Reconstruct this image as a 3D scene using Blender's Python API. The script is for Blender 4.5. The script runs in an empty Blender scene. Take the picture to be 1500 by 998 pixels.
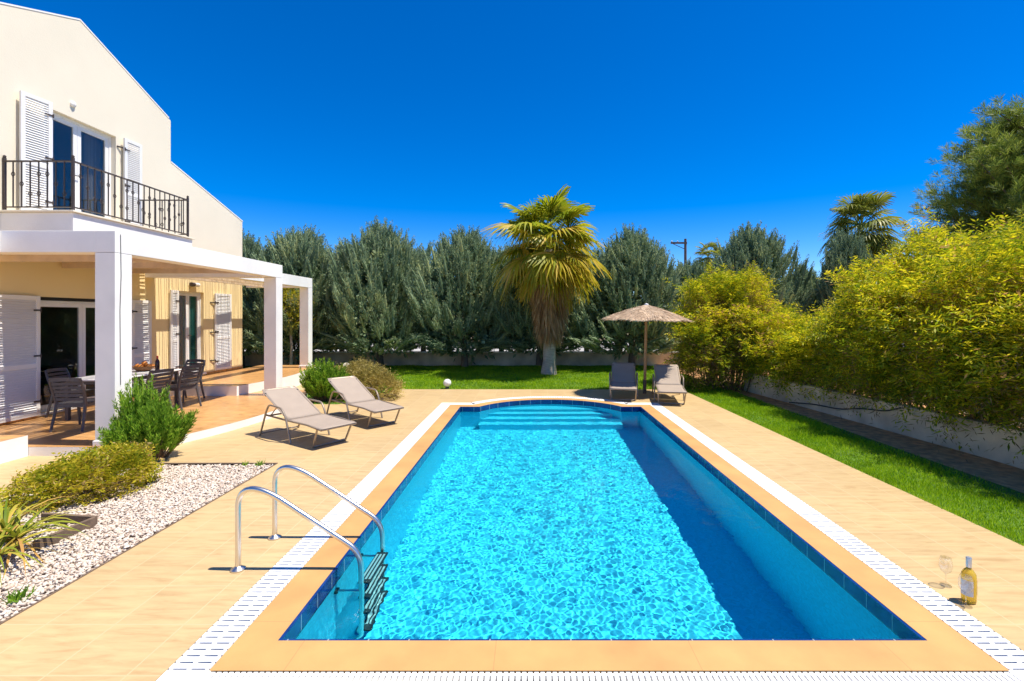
import bpy, bmesh, math, random
import numpy as np
from mathutils import Vector, Matrix

R = math.radians
S = bpy.context.scene
COL = S.collection

# ------------------------------------------------------------------ camera
cam_d = bpy.data.cameras.new("camera")
cam_d.sensor_width = 36.0
cam_d.lens = 17.04
cam_d.shift_x = -27 / 1500
cam_d.shift_y = -35 / 1500
cam_d.clip_start = 0.05
cam_d.clip_end = 2000
cam = bpy.data.objects.new("camera", cam_d)
cam.location = (0, 0, 2.0)
cam.rotation_euler = (R(90), 0, 0)
COL.objects.link(cam)
S.camera = cam

# ------------------------------------------------------------------ light
SUN_EL, SUN_AZ = R(67.5), R(-4.0)          # azimuth measured from +X towards +Y
sun_vec = Vector((math.cos(SUN_EL) * math.cos(SUN_AZ), math.cos(SUN_EL) * math.sin(SUN_AZ), math.sin(SUN_EL)))
world = bpy.data.worlds.new("World")
S.world = world
world.use_nodes = True
wn = world.node_tree
bg = wn.nodes["Background"]
sky = wn.nodes.new("ShaderNodeTexSky")
sky.sky_type = 'NISHITA'
sky.sun_disc = False
sky.sun_elevation = SUN_EL
sky.sun_rotation = R(90) - SUN_AZ
sky.altitude = 2600
sky.air_density = 1.0
sky.dust_density = 0.0
sky.ozone_density = 3.0
hs = wn.nodes.new("ShaderNodeHueSaturation")
hs.inputs["Saturation"].default_value = 1.5
hs.inputs["Hue"].default_value = 0.511
wn.links.new(sky.outputs[0], hs.inputs["Color"])
wn.links.new(hs.outputs[0], bg.inputs[0])
bg.inputs[1].default_value = 0.128
sun_d = bpy.data.lights.new("sun", 'SUN')
sun_d.energy = 5.0
sun_d.angle = R(0.5)
sun_d.color = (1.0, 0.93, 0.81)
sun_d.cycles.is_caustics_light = True
sun = bpy.data.objects.new("sun", sun_d)
sun.rotation_euler = sun_vec.to_track_quat('Z', 'Y').to_euler()
sun.location = (20, 0, 40)
COL.objects.link(sun)
S.view_settings.view_transform = 'Standard'
S.view_settings.look = 'None'
S.view_settings.exposure = 0.62
S.view_settings.gamma = 1.0
S.view_settings.use_curve_mapping = False
S.cycles.use_denoising = True
S.cycles.caustics_refractive = True
S.cycles.caustics_reflective = False
S.cycles.max_bounces = 10
S.cycles.transparent_max_bounces = 16
S.cycles.sample_clamp_indirect = 6.0

# ------------------------------------------------------------------ helpers
def nrm(v):
    return v / np.maximum(np.linalg.norm(v, axis=-1, keepdims=True), 1e-9)

def mesh_np(name, V, F, smooth=False):
    V = np.asarray(V, dtype=np.float32)
    F = np.asarray(F, dtype=np.int32)
    me = bpy.data.meshes.new(name)
    n, k = F.shape
    me.vertices.add(len(V)); me.vertices.foreach_set("co", V.ravel())
    me.loops.add(n * k); me.loops.foreach_set("vertex_index", F.ravel())
    me.polygons.add(n)
    me.polygons.foreach_set("loop_start", np.arange(0, n * k, k, dtype=np.int32))
    if smooth:
        me.polygons.foreach_set("use_smooth", np.ones(n, dtype=bool))
    me.update(calc_edges=True)
    me.validate()
    return me

def link(name, me, m=None, parent=None):
    o = bpy.data.objects.new(name, me)
    if m is not None:
        me.materials.append(m)
    COL.objects.link(o)
    if parent is not None:
        o.parent = parent
    return o

def tag(o, label=None, cat=None, group=None, kind=None):
    if label: o["label"] = label
    if cat: o["category"] = cat
    if group: o["group"] = group
    if kind: o["kind"] = kind
    return o

def thing(name, label, cat, loc=(0, 0, 0), rz=0.0, group=None):
    o = bpy.data.objects.new(name, None)
    o.empty_display_size = 0.1
    o.location = loc
    o.rotation_euler = (0, 0, rz)
    COL.objects.link(o)
    return tag(o, label, cat, group)

def dup(root, loc, rz=None, label=None, scale=None):
    def cp(o, par):
        c = o.copy(); COL.objects.link(c)
        if par is not None: c.parent = par
        for ch in kids[o]: cp(ch, c)
        return c
    kids = {}
    def walk(o):
        kids[o] = list(o.children)
        for ch in kids[o]: walk(ch)
    walk(root)
    r = cp(root, None)
    r.location = loc
    if rz is not None: r.rotation_euler = (0, 0, rz)
    if scale is not None: r.scale = (scale,) * 3 if not isinstance(scale, tuple) else scale
    if label: r["label"] = label
    return r

class MB:
    def __init__(s):
        s.v = []; s.f = []
    def add(s, vs, fs):
        b = len(s.v)
        s.v += [tuple(v) for v in vs]
        s.f += [tuple(i + b for i in f) for f in fs]
        return s
    def box(s, x0, x1, y0, y1, z0, z1):
        return s.add([(x0, y0, z0), (x1, y0, z0), (x1, y1, z0), (x0, y1, z0), (x0, y0, z1), (x1, y0, z1), (x1, y1, z1), (x0, y1, z1)],
                     [(0, 3, 2, 1), (4, 5, 6, 7), (0, 1, 5, 4), (1, 2, 6, 5), (2, 3, 7, 6), (3, 0, 4, 7)])
    def beam(s, a, b, w, h, up=(0, 0, 1)):
        a, b = Vector(a), Vector(b)
        d = (b - a).normalized()
        sd = d.cross(Vector(up))
        if sd.length < 1e-4: sd = d.cross(Vector((0, 1, 0)))
        sd.normalize(); u = sd.cross(d)
        vs = []
        for p in (a, b):
            for (i, j) in ((-1, -1), (1, -1), (1, 1), (-1, 1)):
                vs.append(p + sd * (w / 2 * i) + u * (h / 2 * j))
        return s.add(vs, [(3, 2, 1, 0), (4, 5, 6, 7), (0, 1, 5, 4), (1, 2, 6, 5), (2, 3, 7, 6), (3, 0, 4, 7)])
    def tube(s, path, r, n=8, caps=True):
        P = [Vector(p) for p in path]
        m = len(P)
        rs = r if isinstance(r, (list, tuple)) else [r] * m
        ref = None
        vs = []
        for i, p in enumerate(P):
            d = (P[min(i + 1, m - 1)] - P[max(i - 1, 0)]).normalized()
            if ref is None:
                ref = Vector((0, 0, 1)) if abs(d.z) < 0.9 else Vector((1, 0, 0))
            a = (ref - d * ref.dot(d)).normalized(); ref = a
            b = d.cross(a)
            for k in range(n):
                t = 2 * math.pi * k / n
                vs.append(p + (a * math.cos(t) + b * math.sin(t)) * rs[i])
        fs = []
        for i in range(m - 1):
            for k in range(n):
                k2 = (k + 1) % n
                fs.append((i * n + k, i * n + k2, (i + 1) * n + k2, (i + 1) * n + k))
        if caps:
            fs.append(tuple(range(n - 1, -1, -1)))
            fs.append(tuple(range((m - 1) * n, m * n)))
        return s.add(vs, fs)
    def lathe(s, prof, c=(0, 0, 0), n=20):
        vs = []; fs = []
        for (r, z) in prof:
            for k in range(n):
                t = 2 * math.pi * k / n
                vs.append((c[0] + r * math.cos(t), c[1] + r * math.sin(t), c[2] + z))
        for i in range(len(prof) - 1):
            for k in range(n):
                k2 = (k + 1) % n
                fs.append((i * n + k, i * n + k2, (i + 1) * n + k2, (i + 1) * n + k))
        if prof[0][0] > 1e-4: fs.append(tuple(range(n - 1, -1, -1)))
        if prof[-1][0] > 1e-4: fs.append(tuple(range((len(prof) - 1) * n, len(prof) * n)))
        return s.add(vs, fs)
    def prism(s, pts, z0, z1):
        n = len(pts)
        vs = [(p[0], p[1], z0) for p in pts] + [(p[0], p[1], z1) for p in pts]
        fs = [tuple(range(n - 1, -1, -1)), tuple(range(n, 2 * n))]
        for i in range(n):
            j = (i + 1) % n
            fs.append((i, j, n + j, n + i))
        return s.add(vs, fs)
    def ring(s, A, za, B, zb):
        n = len(A)
        vs = [(p[0], p[1], za) for p in A] + [(p[0], p[1], zb) for p in B]
        return s.add(vs, [(i, (i + 1) % n, n + (i + 1) % n, n + i) for i in range(n)])
    def build(s, name, m, parent=None, smooth=False, bevel=0, seg=2):
        me = bpy.data.meshes.new(name)
        me.from_pydata(s.v, [], s.f)
        bm = bmesh.new(); bm.from_mesh(me)
        bmesh.ops.recalc_face_normals(bm, faces=bm.faces)
        bm.to_mesh(me); bm.free()
        if smooth:
            for p in me.polygons: p.use_smooth = True
            try: me.set_sharp_from_angle(angle=R(42))
            except Exception: pass
        o = link(name, me, m, parent)
        if bevel:
            md = o.modifiers.new("bevel", 'BEVEL')
            md.width = bevel; md.segments = seg; md.limit_method = 'ANGLE'; md.angle_limit = R(40)
        return o

def smooth_path(pts, r=0.06, n=6):
    """round the corners of a polyline"""
    P = [Vector(p) for p in pts]
    out = [P[0]]
    for i in range(1, len(P) - 1):
        a, b, c = P[i - 1], P[i], P[i + 1]
        rr = min(r, (a - b).length * 0.45, (c - b).length * 0.45)
        p0 = b + (a - b).normalized() * rr
        p1 = b + (c - b).normalized() * rr
        for k in range(n + 1):
            t = k / n
            out.append(p0 * (1 - t) ** 2 + b * 2 * t * (1 - t) + p1 * t * t)
    out.append(P[-1])
    return out

# ------------------------------------------------------------------ materials
def new_mat(name):
    m = bpy.data.materials.new(name); m.use_nodes = True
    nt = m.node_tree
    b = nt.nodes["Principled BSDF"]
    return m, nt, b

def N(nt, t, **kw):
    n = nt.nodes.new(t)
    for k, v in kw.items():
        if k in n.inputs: n.inputs[k].default_value = v
        else: setattr(n, k, v)
    return n

def ramp(nt, stops, inp):
    r = nt.nodes.new("ShaderNodeValToRGB")
    e = r.color_ramp.elements
    while len(e) < len(stops): e.new(0.5)
    for i, (p, c) in enumerate(stops):
        e[i].position = p
        e[i].color = (c[0], c[1], c[2], 1) if not isinstance(c, (int, float)) else (c, c, c, 1)
    nt.links.new(inp, r.inputs[0])
    return r

def sh(c, k):
    return tuple(min(1, x * k) for x in c[:3])

def mat(name, base, rough=0.6, var=0.12, vscale=4.0, bump=0.1, bscale=60.0, metallic=0.0, spec=0.4, stretch=None, detail=5.0):
    m, nt, b = new_mat(name)
    tc = N(nt, "ShaderNodeTexCoord")
    src = tc.outputs["Object"]
    if stretch:
        mp = N(nt, "ShaderNodeMapping"); mp.inputs["Scale"].default_value = stretch
        nt.links.new(src, mp.inputs[0]); src = mp.outputs[0]
    n1 = N(nt, "ShaderNodeTexNoise", Scale=vscale, Detail=detail)
    nt.links.new(src, n1.inputs["Vector"])
    r = ramp(nt, [(0.28, sh(base, 1 - var)), (0.72, sh(base, 1 + var))], n1.outputs[0])
    nt.links.new(r.outputs[0], b.inputs["Base Color"])
    b.inputs["Roughness"].default_value = rough
    b.inputs["Metallic"].default_value = metallic
    b.inputs["Specular IOR Level"].default_value = spec
    if bump:
        n2 = N(nt, "ShaderNodeTexNoise", Scale=bscale, Detail=4.0)
        nt.links.new(src, n2.inputs["Vector"])
        bp = N(nt, "ShaderNodeBump", Strength=bump, Distance=0.01)
        nt.links.new(n2.outputs[0], bp.inputs["Height"])
        nt.links.new(bp.outputs[0], b.inputs["Normal"])
    return m

def tile_mat(name, base, grout, size, var=0.12, rough=0.45, streak=(1.2, 7, 1), mortar=0.006, rot=0.0, tint=None, off=0.0):
    m, nt, b = new_mat(name)
    tc = N(nt, "ShaderNodeTexCoord")
    mp = N(nt, "ShaderNodeMapping"); mp.inputs["Rotation"].default_value = (0, 0, rot)
    nt.links.new(tc.outputs["Object"], mp.inputs[0])
    br = N(nt, "ShaderNodeTexBrick")
    br.offset = off; br.squash = 1.0
    br.inputs["Scale"].default_value = 1.0
    br.inputs["Mortar Size"].default_value = mortar
    br.inputs["Mortar Smooth"].default_value = 0.3
    br.inputs["Brick Width"].default_value = size; br.inputs["Row Height"].default_value = size
    br.inputs["Color1"].default_value = (0.85, 0.85, 0.85, 1); br.inputs["Color2"].default_value = (1, 1, 1, 1)
    br.inputs["Mortar"].default_value = (1, 1, 1, 1)
    nt.links.new(mp.outputs[0], br.inputs["Vector"])
    m2 = N(nt, "ShaderNodeMapping"); m2.inputs["Scale"].default_value = streak; m2.inputs["Rotation"].default_value = (0, 0, rot + 0.35)
    nt.links.new(tc.outputs["Object"], m2.inputs[0])
    n1 = N(nt, "ShaderNodeTexNoise", Scale=2.6, Detail=7.0, Roughness=0.62, Distortion=0.6)
    nt.links.new(m2.outputs[0], n1.inputs["Vector"])
    r = ramp(nt, [(0.3, sh(tint or base, 1 - var)), (0.5, base), (0.72, sh(base, 1 + var))], n1.outputs[0])
    mul = N(nt, "ShaderNodeMix", data_type='RGBA', blend_type='MULTIPLY'); mul.inputs[0].default_value = 0.55
    nt.links.new(r.outputs[0], mul.inputs[6]); nt.links.new(br.outputs["Color"], mul.inputs[7])
    mx = N(nt, "ShaderNodeMix", data_type='RGBA'); mx.inputs[7].default_value = (*grout, 1)
    nt.links.new(mul.outputs[2], mx.inputs[6]); nt.links.new(br.outputs["Fac"], mx.inputs[0])
    # large soft dirt
    n3 = N(nt, "ShaderNodeTexNoise", Scale=0.55, Detail=4.0)
    nt.links.new(tc.outputs["Object"], n3.inputs["Vector"])
    r3 = ramp(nt, [(0.35, 0.9), (0.65, 1.0)], n3.outputs[0])
    m3 = N(nt, "ShaderNodeMix", data_type='RGBA', blend_type='MULTIPLY'); m3.inputs[0].default_value = 0.8
    nt.links.new(mx.outputs[2], m3.inputs[6]); nt.links.new(r3.outputs[0], m3.inputs[7])
    nt.links.new(m3.outputs[2], b.inputs["Base Color"])
    b.inputs["Roughness"].default_value = rough
    b.inputs["Specular IOR Level"].default_value = 0.25
    hgt = N(nt, "ShaderNodeMath", operation='MULTIPLY_ADD'); hgt.inputs[1].default_value = -1.0
    nt.links.new(br.outputs["Fac"], hgt.inputs[0]); nt.links.new(n1.outputs[0], hgt.inputs[2])
    bp = N(nt, "ShaderNodeBump", Strength=0.25, Distance=0.004)
    nt.links.new(hgt.outputs[0], bp.inputs["Height"]); nt.links.new(bp.outputs[0], b.inputs["Normal"])
    return m

def leaf_mat(name, stops, transl=0.35, rough=0.5, nscale=1.2, namp=0.35):
    m, nt, b = new_mat(name)
    g = N(nt, "ShaderNodeNewGeometry")
    tc = N(nt, "ShaderNodeTexCoord")
    n1 = N(nt, "ShaderNodeTexNoise", Scale=nscale, Detail=3.0)
    nt.links.new(tc.outputs["Object"], n1.inputs["Vector"])
    mr = N(nt, "ShaderNodeMapRange"); mr.inputs[1].default_value = 0.3; mr.inputs[2].default_value = 0.7
    mr.inputs[3].default_value = -namp; mr.inputs[4].default_value = namp
    nt.links.new(n1.outputs[0], mr.inputs[0])
    ad = N(nt, "ShaderNodeMath", operation='ADD', use_clamp=True)
    nt.links.new(g.outputs["Random Per Island"], ad.inputs[0]); nt.links.new(mr.outputs[0], ad.inputs[1])
    r = ramp(nt, stops, ad.outputs[0])
    nt.links.new(r.outputs[0], b.inputs["Base Color"])
    b.inputs["Roughness"].default_value = rough
    b.inputs["Specular IOR Level"].default_value = 0.3
    tr = N(nt, "ShaderNodeBsdfTranslucent")
    nt.links.new(r.outputs[0], tr.inputs[0])
    mx = N(nt, "ShaderNodeMixShader"); mx.inputs[0].default_value = transl
    out = nt.nodes["Material Output"]
    nt.links.new(b.outputs[0], mx.inputs[1]); nt.links.new(tr.outputs[0], mx.inputs[2])
    nt.links.new(mx.outputs[0], out.inputs[0])
    return m

M = {}
M['deck'] = tile_mat("travertine_tile", (0.535, 0.385, 0.195), (0.57, 0.425, 0.235), 0.45, var=0.15, tint=(0.54, 0.355, 0.17))
M['terrace'] = tile_mat("terracotta_tile", (0.56, 0.30, 0.11), (0.58, 0.38, 0.19), 0.33, var=0.28, rough=0.3, streak=(1.5, 4, 1), tint=(0.52, 0.25, 0.09))
M['coping'] = mat("coping_stone", (0.53, 0.295, 0.105), 0.5, 0.15, 2.2, 0.06, 90, stretch=(1, 1.0, 1))
def add_joints(m, step, dark):
    nt = m.node_tree; b = nt.nodes["Principled BSDF"]
    up = b.inputs["Base Color"].links[0].from_socket
    tc = N(nt, "ShaderNodeTexCoord"); br = N(nt, "ShaderNodeTexBrick"); br.offset = 0.0
    br.inputs["Scale"].default_value = 1.0; br.inputs["Mortar Size"].default_value = 0.0035; br.inputs["Mortar Smooth"].default_value = 0.4
    br.inputs["Brick Width"].default_value = step; br.inputs["Row Height"].default_value = step
    mp = N(nt, "ShaderNodeMapping"); mp.inputs["Location"].default_value = (0.21, 0.37, 0)
    nt.links.new(tc.outputs["Object"], mp.inputs[0]); nt.links.new(mp.outputs[0], br.inputs["Vector"])
    sc = N(nt, "ShaderNodeMath", operation='MULTIPLY'); sc.inputs[1].default_value = 0.55
    nt.links.new(br.outputs["Fac"], sc.inputs[0])
    mx = N(nt, "ShaderNodeMix", data_type='RGBA'); mx.inputs[7].default_value = (*dark, 1)
    nt.links.new(sc.outputs[0], mx.inputs[0]); nt.links.new(up, mx.inputs[6]); nt.links.new(mx.outputs[2], b.inputs["Base Color"])
add_joints(M['coping'], 1.18, (0.36, 0.20, 0.08))
M['white'] = mat("white_paint", (0.87, 0.855, 0.825), 0.65, 0.07, 1.6, 0.12, 45)
M['white_gloss'] = mat("white_lacquer", (0.80, 0.79, 0.77), 0.4, 0.04, 2.0, 0.03, 60)
M['plastic'] = mat("white_plastic", (0.80, 0.80, 0.78), 0.45, 0.05, 3.0, 0.02, 60)
M['cream'] = mat("cream_stucco", (0.80, 0.725, 0.575), 0.8, 0.04, 0.8, 0.22, 55)
M['facade'] = mat("two_tone_stucco", (0.80, 0.725, 0.575), 0.8, 0.04, 0.8, 0.22, 55)
def two_tone(m, low, zsplit):
    """the ground floor of the front has a stronger yellow base colour"""
    nt = m.node_tree; b = nt.nodes["Principled BSDF"]
    up = b.inputs["Base Color"].links[0].from_socket
    tc = N(nt, "ShaderNodeTexCoord"); sx = N(nt, "ShaderNodeSeparateXYZ")
    nt.links.new(tc.outputs["Object"], sx.inputs[0])
    gt = N(nt, "ShaderNodeMath", operation='GREATER_THAN'); gt.inputs[1].default_value = zsplit
    nt.links.new(sx.outputs[2], gt.inputs[0])
    mx = N(nt, "ShaderNodeMix", data_type='RGBA'); mx.inputs[6].default_value = (*low, 1)
    nt.links.new(gt.outputs[0], mx.inputs[0]); nt.links.new(up, mx.inputs[7]); nt.links.new(mx.outputs[2], b.inputs["Base Color"])
two_tone(M['facade'], (0.86, 0.68, 0.36), 3.3)
M['iron'] = mat("dark_iron", (0.055, 0.04, 0.035), 0.5, 0.15, 8, 0.05, 80, spec=0.5)
M['steel'] = mat("brushed_steel", (0.74, 0.70, 0.64), 0.30, 0.06, 6, 0.02, 200, metallic=1.0)
M['alu'] = mat("bronze_aluminium", (0.36, 0.29, 0.22), 0.4, 0.06, 6, 0.0, metallic=0.5)
M['sling'] = mat("taupe_sling_fabric", (0.335, 0.27, 0.215), 0.75, 0.05, 5, 0.25, 260)
M['chair'] = mat("anthracite_plastic", (0.085, 0.08, 0.085), 0.45, 0.1, 5, 0.05, 120)
M['straw'] = mat("straw_thatch", (0.54, 0.40, 0.27), 0.85, 0.30, 6, 0.5, 40, stretch=(1, 1, 1))
M['reed'] = mat("reed_cane", (0.62, 0.49, 0.30), 0.75, 0.25, 3, 0.2, 60)
M['reed'] = leaf_mat("reed_cane", [(0.0, (0.50, 0.36, 0.19)), (0.5, (0.62, 0.47, 0.27)), (1.0, (0.74, 0.60, 0.38))], 0.42, 0.7, 2.0, 0.2)
M['wood'] = mat("varnished_pole_wood", (0.42, 0.22, 0.09), 0.5, 0.2, 6, 0.15, 40, stretch=(1, 1, 0.15))
M['oldwood'] = mat("weathered_board", (0.16, 0.11, 0.075), 0.8, 0.3, 6, 0.4, 30, stretch=(0.3, 3, 3))
M['concrete'] = mat("grey_concrete", (0.62, 0.51, 0.36), 0.85, 0.36, 1.6, 0.4, 25)
M['soil'] = mat("dry_soil", (0.50, 0.26, 0.11), 0.95, 0.4, 9, 1.0, 30, detail=8)
M['earth'] = mat("bare_earth", (0.24, 0.18, 0.11), 0.95, 0.3, 0.8, 0.6, 10, detail=8)
M['turf'] = mat("turf_base", (0.075, 0.15, 0.012), 0.95, 0.3, 5, 0.8, 60, detail=8)
M['pebble'] = None
M['bark'] = mat("grey_bark", (0.16, 0.125, 0.095), 0.9, 0.35, 8, 0.8, 25, stretch=(1, 1, 0.25))
M['palmbark'] = mat("pale_palm_bark", (0.40, 0.34, 0.27), 0.9, 0.30, 9, 0.8, 30, stretch=(0.5, 0.5, 3))
M['twig'] = mat("brown_twig", (0.20, 0.125, 0.07), 0.9, 0.25, 8, 0.3, 30)
M['dark'] = mat("dark_void", (0.02, 0.02, 0.02), 0.9, 0.1, 3, 0)
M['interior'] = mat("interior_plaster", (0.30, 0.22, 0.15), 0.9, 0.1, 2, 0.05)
M['leather'] = mat("black_leather", (0.012, 0.011, 0.010), 0.5, 0.1, 5, 0.1)
M['teal'] = mat("teal_curtain", (0.06, 0.36, 0.34), 0.85, 0.15, 3, 0.1)
M['globe'] = mat("opal_globe", (0.82, 0.80, 0.77), 0.25, 0.02, 4, 0.0)
M['roof'] = mat("terracotta_roof", (0.42, 0.17, 0.09), 0.85, 0.2, 5, 0.3)
M['rubber'] = mat("black_rubber", (0.03, 0.032, 0.035), 0.6, 0.1, 5, 0.0)
M['foil'] = mat("silver_cap", (0.62, 0.63, 0.68), 0.3, 0.04, 5, 0.0, metallic=0.7)
M['labelgrey'] = mat("paper_label", (0.60, 0.60, 0.60), 0.6, 0.1, 30, 0.0)
M['winered'] = mat("dark_wine_glass", (0.02, 0.008, 0.01), 0.12, 0.05, 5, 0.0)
M['redfoil'] = mat("red_foil", (0.40, 0.03, 0.03), 0.4, 0.05, 5, 0.0)
M['bread'] = mat("orange_fruit", (0.62, 0.22, 0.035), 0.5, 0.25, 14, 0.2)
M['basket'] = mat("wicker", (0.22, 0.10, 0.04), 0.7, 0.2, 20, 0.4)
M['utility'] = mat("utility_pole_wood", (0.14, 0.10, 0.08), 0.85, 0.2, 4, 0.2)

def glass_mat(name, tint=(0.9, 0.93, 0.92), base=0.05, edge=0.9):
    m, nt, b = new_mat(name)
    nt.nodes.remove(b)
    t = N(nt, "ShaderNodeBsdfTransparent"); t.inputs[0].default_value = (*tint, 1)
    g = N(nt, "ShaderNodeBsdfGlossy"); g.inputs["Roughness"].default_value = 0.02
    lw = N(nt, "ShaderNodeLayerWeight"); lw.inputs[0].default_value = 0.5
    pw = N(nt, "ShaderNodeMath", operation='POWER'); pw.inputs[1].default_value = 4.0
    nt.links.new(lw.outputs["Facing"], pw.inputs[0])
    ma = N(nt, "ShaderNodeMath", operation='MULTIPLY_ADD', use_clamp=True); ma.inputs[1].default_value = edge; ma.inputs[2].default_value = base
    nt.links.new(pw.outputs[0], ma.inputs[0])
    mx = N(nt, "ShaderNodeMixShader")
    nt.links.new(ma.outputs[0], mx.inputs[0]); nt.links.new(t.outputs[0], mx.inputs[1]); nt.links.new(g.outputs[0], mx.inputs[2])
    nt.links.new(mx.outputs[0], nt.nodes["Material Output"].inputs[0])
    return m
M['palewood'] = mat('pale_rafter_wood', (0.66, 0.50, 0.32), 0.7, 0.15, 4, 0.15, 40)
M['glass'] = glass_mat("window_glass", (0.80, 0.83, 0.82), 0.07)
M['glassclear'] = glass_mat("drinking_glass", (0.97, 0.975, 0.975), 0.11, 0.9)

# pebbles: white / cream / grey per stone
m, nt, b = new_mat("white_pebble")
g = N(nt, "ShaderNodeNewGeometry")
r = ramp(nt, [(0.0, (0.40, 0.30, 0.22)), (0.10, (0.57, 0.45, 0.35)), (0.45, (0.58, 0.485, 0.395)), (1.0, (0.69, 0.62, 0.535))], g.outputs["Random Per Island"])
nt.links.new(r.outputs[0], b.inputs["Base Color"]); b.inputs["Roughness"].default_value = 0.7
M['pebble'] = m

# yellow wine in a bottle
m, nt, b = new_mat("yellow_wine_glass")
b.inputs["Base Color"].default_value = (0.88, 0.66, 0.09, 1); b.inputs["Roughness"].default_value = 0.08
b.inputs["Transmission Weight"].default_value = 0.6; b.inputs["IOR"].default_value = 1.35
M['yellowwine'] = m

# pool basin mosaic
def pool_mat(name, base, grout, size, var):
    m, nt, b = new_mat(name)
    tc = N(nt, "ShaderNodeTexCoord")
    ch = N(nt, "ShaderNodeTexVoronoi", Scale=1.0 / size, Randomness=0.0)
    ch.distance = 'CHEBYCHEV'
    nt.links.new(tc.outputs["Object"], ch.inputs["Vector"])
    sp = N(nt, "ShaderNodeSeparateColor"); nt.links.new(ch.outputs["Color"], sp.inputs[0])
    r = ramp(nt, [(0.0, sh(base, 1 - var)), (1.0, sh(base, 1 + var))], sp.outputs[0])
    gt = ramp(nt, [(0.44, 0.0), (0.48, 1.0)], ch.outputs["Distance"])
    mx = N(nt, "ShaderNodeMix", data_type='RGBA'); mx.inputs[7].default_value = (*grout, 1)
    nt.links.new(gt.outputs[0], mx.inputs[0]); nt.links.new(r.outputs[0], mx.inputs[6])
    nt.links.new(mx.outputs[2], b.inputs["Base Color"]); b.inputs["Roughness"].default_value = 0.4
    return m
M['pool'] = pool_mat("pool_mosaic", (0.075, 0.72, 0.92), (0.12, 0.745, 0.92), 0.025, 0.10)

# blue rim tiles with pale joints
m, nt, b = new_mat("cobalt_rim_tile")
tc = N(nt, "ShaderNodeTexCoord")
sx = N(nt, "ShaderNodeSeparateXYZ"); nt.links.new(tc.outputs["Object"], sx.inputs[0])
masks = []
for ax in (0, 1):
    md = N(nt, "ShaderNodeMath", operation='PINGPONG'); md.inputs[1].default_value = 0.125
    nt.links.new(sx.outputs[ax], md.inputs[0])
    lt = N(nt, "ShaderNodeMath", operation='LESS_THAN'); lt.inputs[1].default_value = 0.004
    nt.links.new(md.outputs[0], lt.inputs[0]); masks.append(lt)
gm = N(nt, "ShaderNodeNewGeometry")
sn = N(nt, "ShaderNodeSeparateXYZ"); nt.links.new(gm.outputs["Normal"], sn.inputs[0])
ab = N(nt, "ShaderNodeMath", operation='ABSOLUTE'); nt.links.new(sn.outputs[0], ab.inputs[0])
gtn = N(nt, "ShaderNodeMath", operation='GREATER_THAN'); gtn.inputs[1].default_value = 0.7
nt.links.new(ab.outputs[0], gtn.inputs[0])
sel = N(nt, "ShaderNodeMix", data_type='FLOAT')
nt.links.new(gtn.outputs[0], sel.inputs[0]); nt.links.new(masks[0].outputs[0], sel.inputs[2]); nt.links.new(masks[1].outputs[0], sel.inputs[3])
n1 = N(nt, "ShaderNodeTexNoise", Scale=7.0, Detail=3.0); nt.links.new(tc.outputs["Object"], n1.inputs["Vector"])
r = ramp(nt, [(0.3, (0.004, 0.024, 0.11)), (0.7, (0.008, 0.045, 0.20))], n1.outputs[0])
mx = N(nt, "ShaderNodeMix", data_type='RGBA'); mx.inputs[7].default_value = (0.24, 0.33, 0.38, 1)
nt.links.new(sel.outputs[0], mx.inputs[0]); nt.links.new(r.outputs[0], mx.inputs[6])
nt.links.new(mx.outputs[2], b.inputs["Base Color"]); b.inputs["Roughness"].default_value = 0.15
M['rim'] = m

# water
m, nt, b = new_mat("pool_water")
nt.nodes.remove(b)
rf = N(nt, "ShaderNodeBsdfRefraction", IOR=1.33, Roughness=0.0); rf.inputs[0].default_value = (0.60, 0.97, 1.0, 1)
gl = N(nt, "ShaderNodeBsdfGlossy", Roughness=0.0)
fr = N(nt, "ShaderNodeFresnel", IOR=1.16)
mx = N(nt, "ShaderNodeMixShader")
nt.links.new(fr.outputs[0], mx.inputs[0]); nt.links.new(rf.outputs[0], mx.inputs[1]); nt.links.new(gl.outputs[0], mx.inputs[2])
nt.links.new(mx.outputs[0], nt.nodes["Material Output"].inputs[0])
M['water'] = m

# foliage
M['cypress'] = leaf_mat("blue_cypress_leaf", [(0.0, (0.11, 0.175, 0.09)), (0.45, (0.22, 0.315, 0.175)), (0.8, (0.33, 0.42, 0.235)), (1.0, (0.46, 0.50, 0.22))], 0.30, 0.6, 1.3, 0.3)
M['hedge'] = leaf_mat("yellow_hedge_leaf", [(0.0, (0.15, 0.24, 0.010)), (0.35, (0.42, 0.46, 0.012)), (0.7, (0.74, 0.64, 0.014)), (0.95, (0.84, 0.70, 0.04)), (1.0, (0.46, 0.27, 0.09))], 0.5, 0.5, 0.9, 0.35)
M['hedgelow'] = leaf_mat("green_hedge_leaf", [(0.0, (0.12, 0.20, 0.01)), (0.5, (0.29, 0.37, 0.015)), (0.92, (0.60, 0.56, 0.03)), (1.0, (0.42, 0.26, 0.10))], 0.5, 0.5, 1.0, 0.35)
M['drytwig'] = leaf_mat("dry_brown_leaf", [(0.0, (0.12, 0.075, 0.035)), (0.5, (0.25, 0.165, 0.07)), (1.0, (0.36, 0.27, 0.10))], 0.3, 0.7, 1.0, 0.2)
M['rosemary'] = leaf_mat("rosemary_leaf", [(0.0, (0.09, 0.19, 0.015)), (0.5, (0.21, 0.40, 0.025)), (1.0, (0.40, 0.56, 0.06))], 0.4, 0.5, 2.0, 0.25)
M['gold'] = leaf_mat("golden_shrub_leaf", [(0.0, (0.21, 0.27, 0.014)), (0.45, (0.46, 0.43, 0.02)), (0.85, (0.68, 0.53, 0.04)), (1.0, (0.50, 0.36, 0.16))], 0.45, 0.5, 2.2, 0.3)
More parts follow.
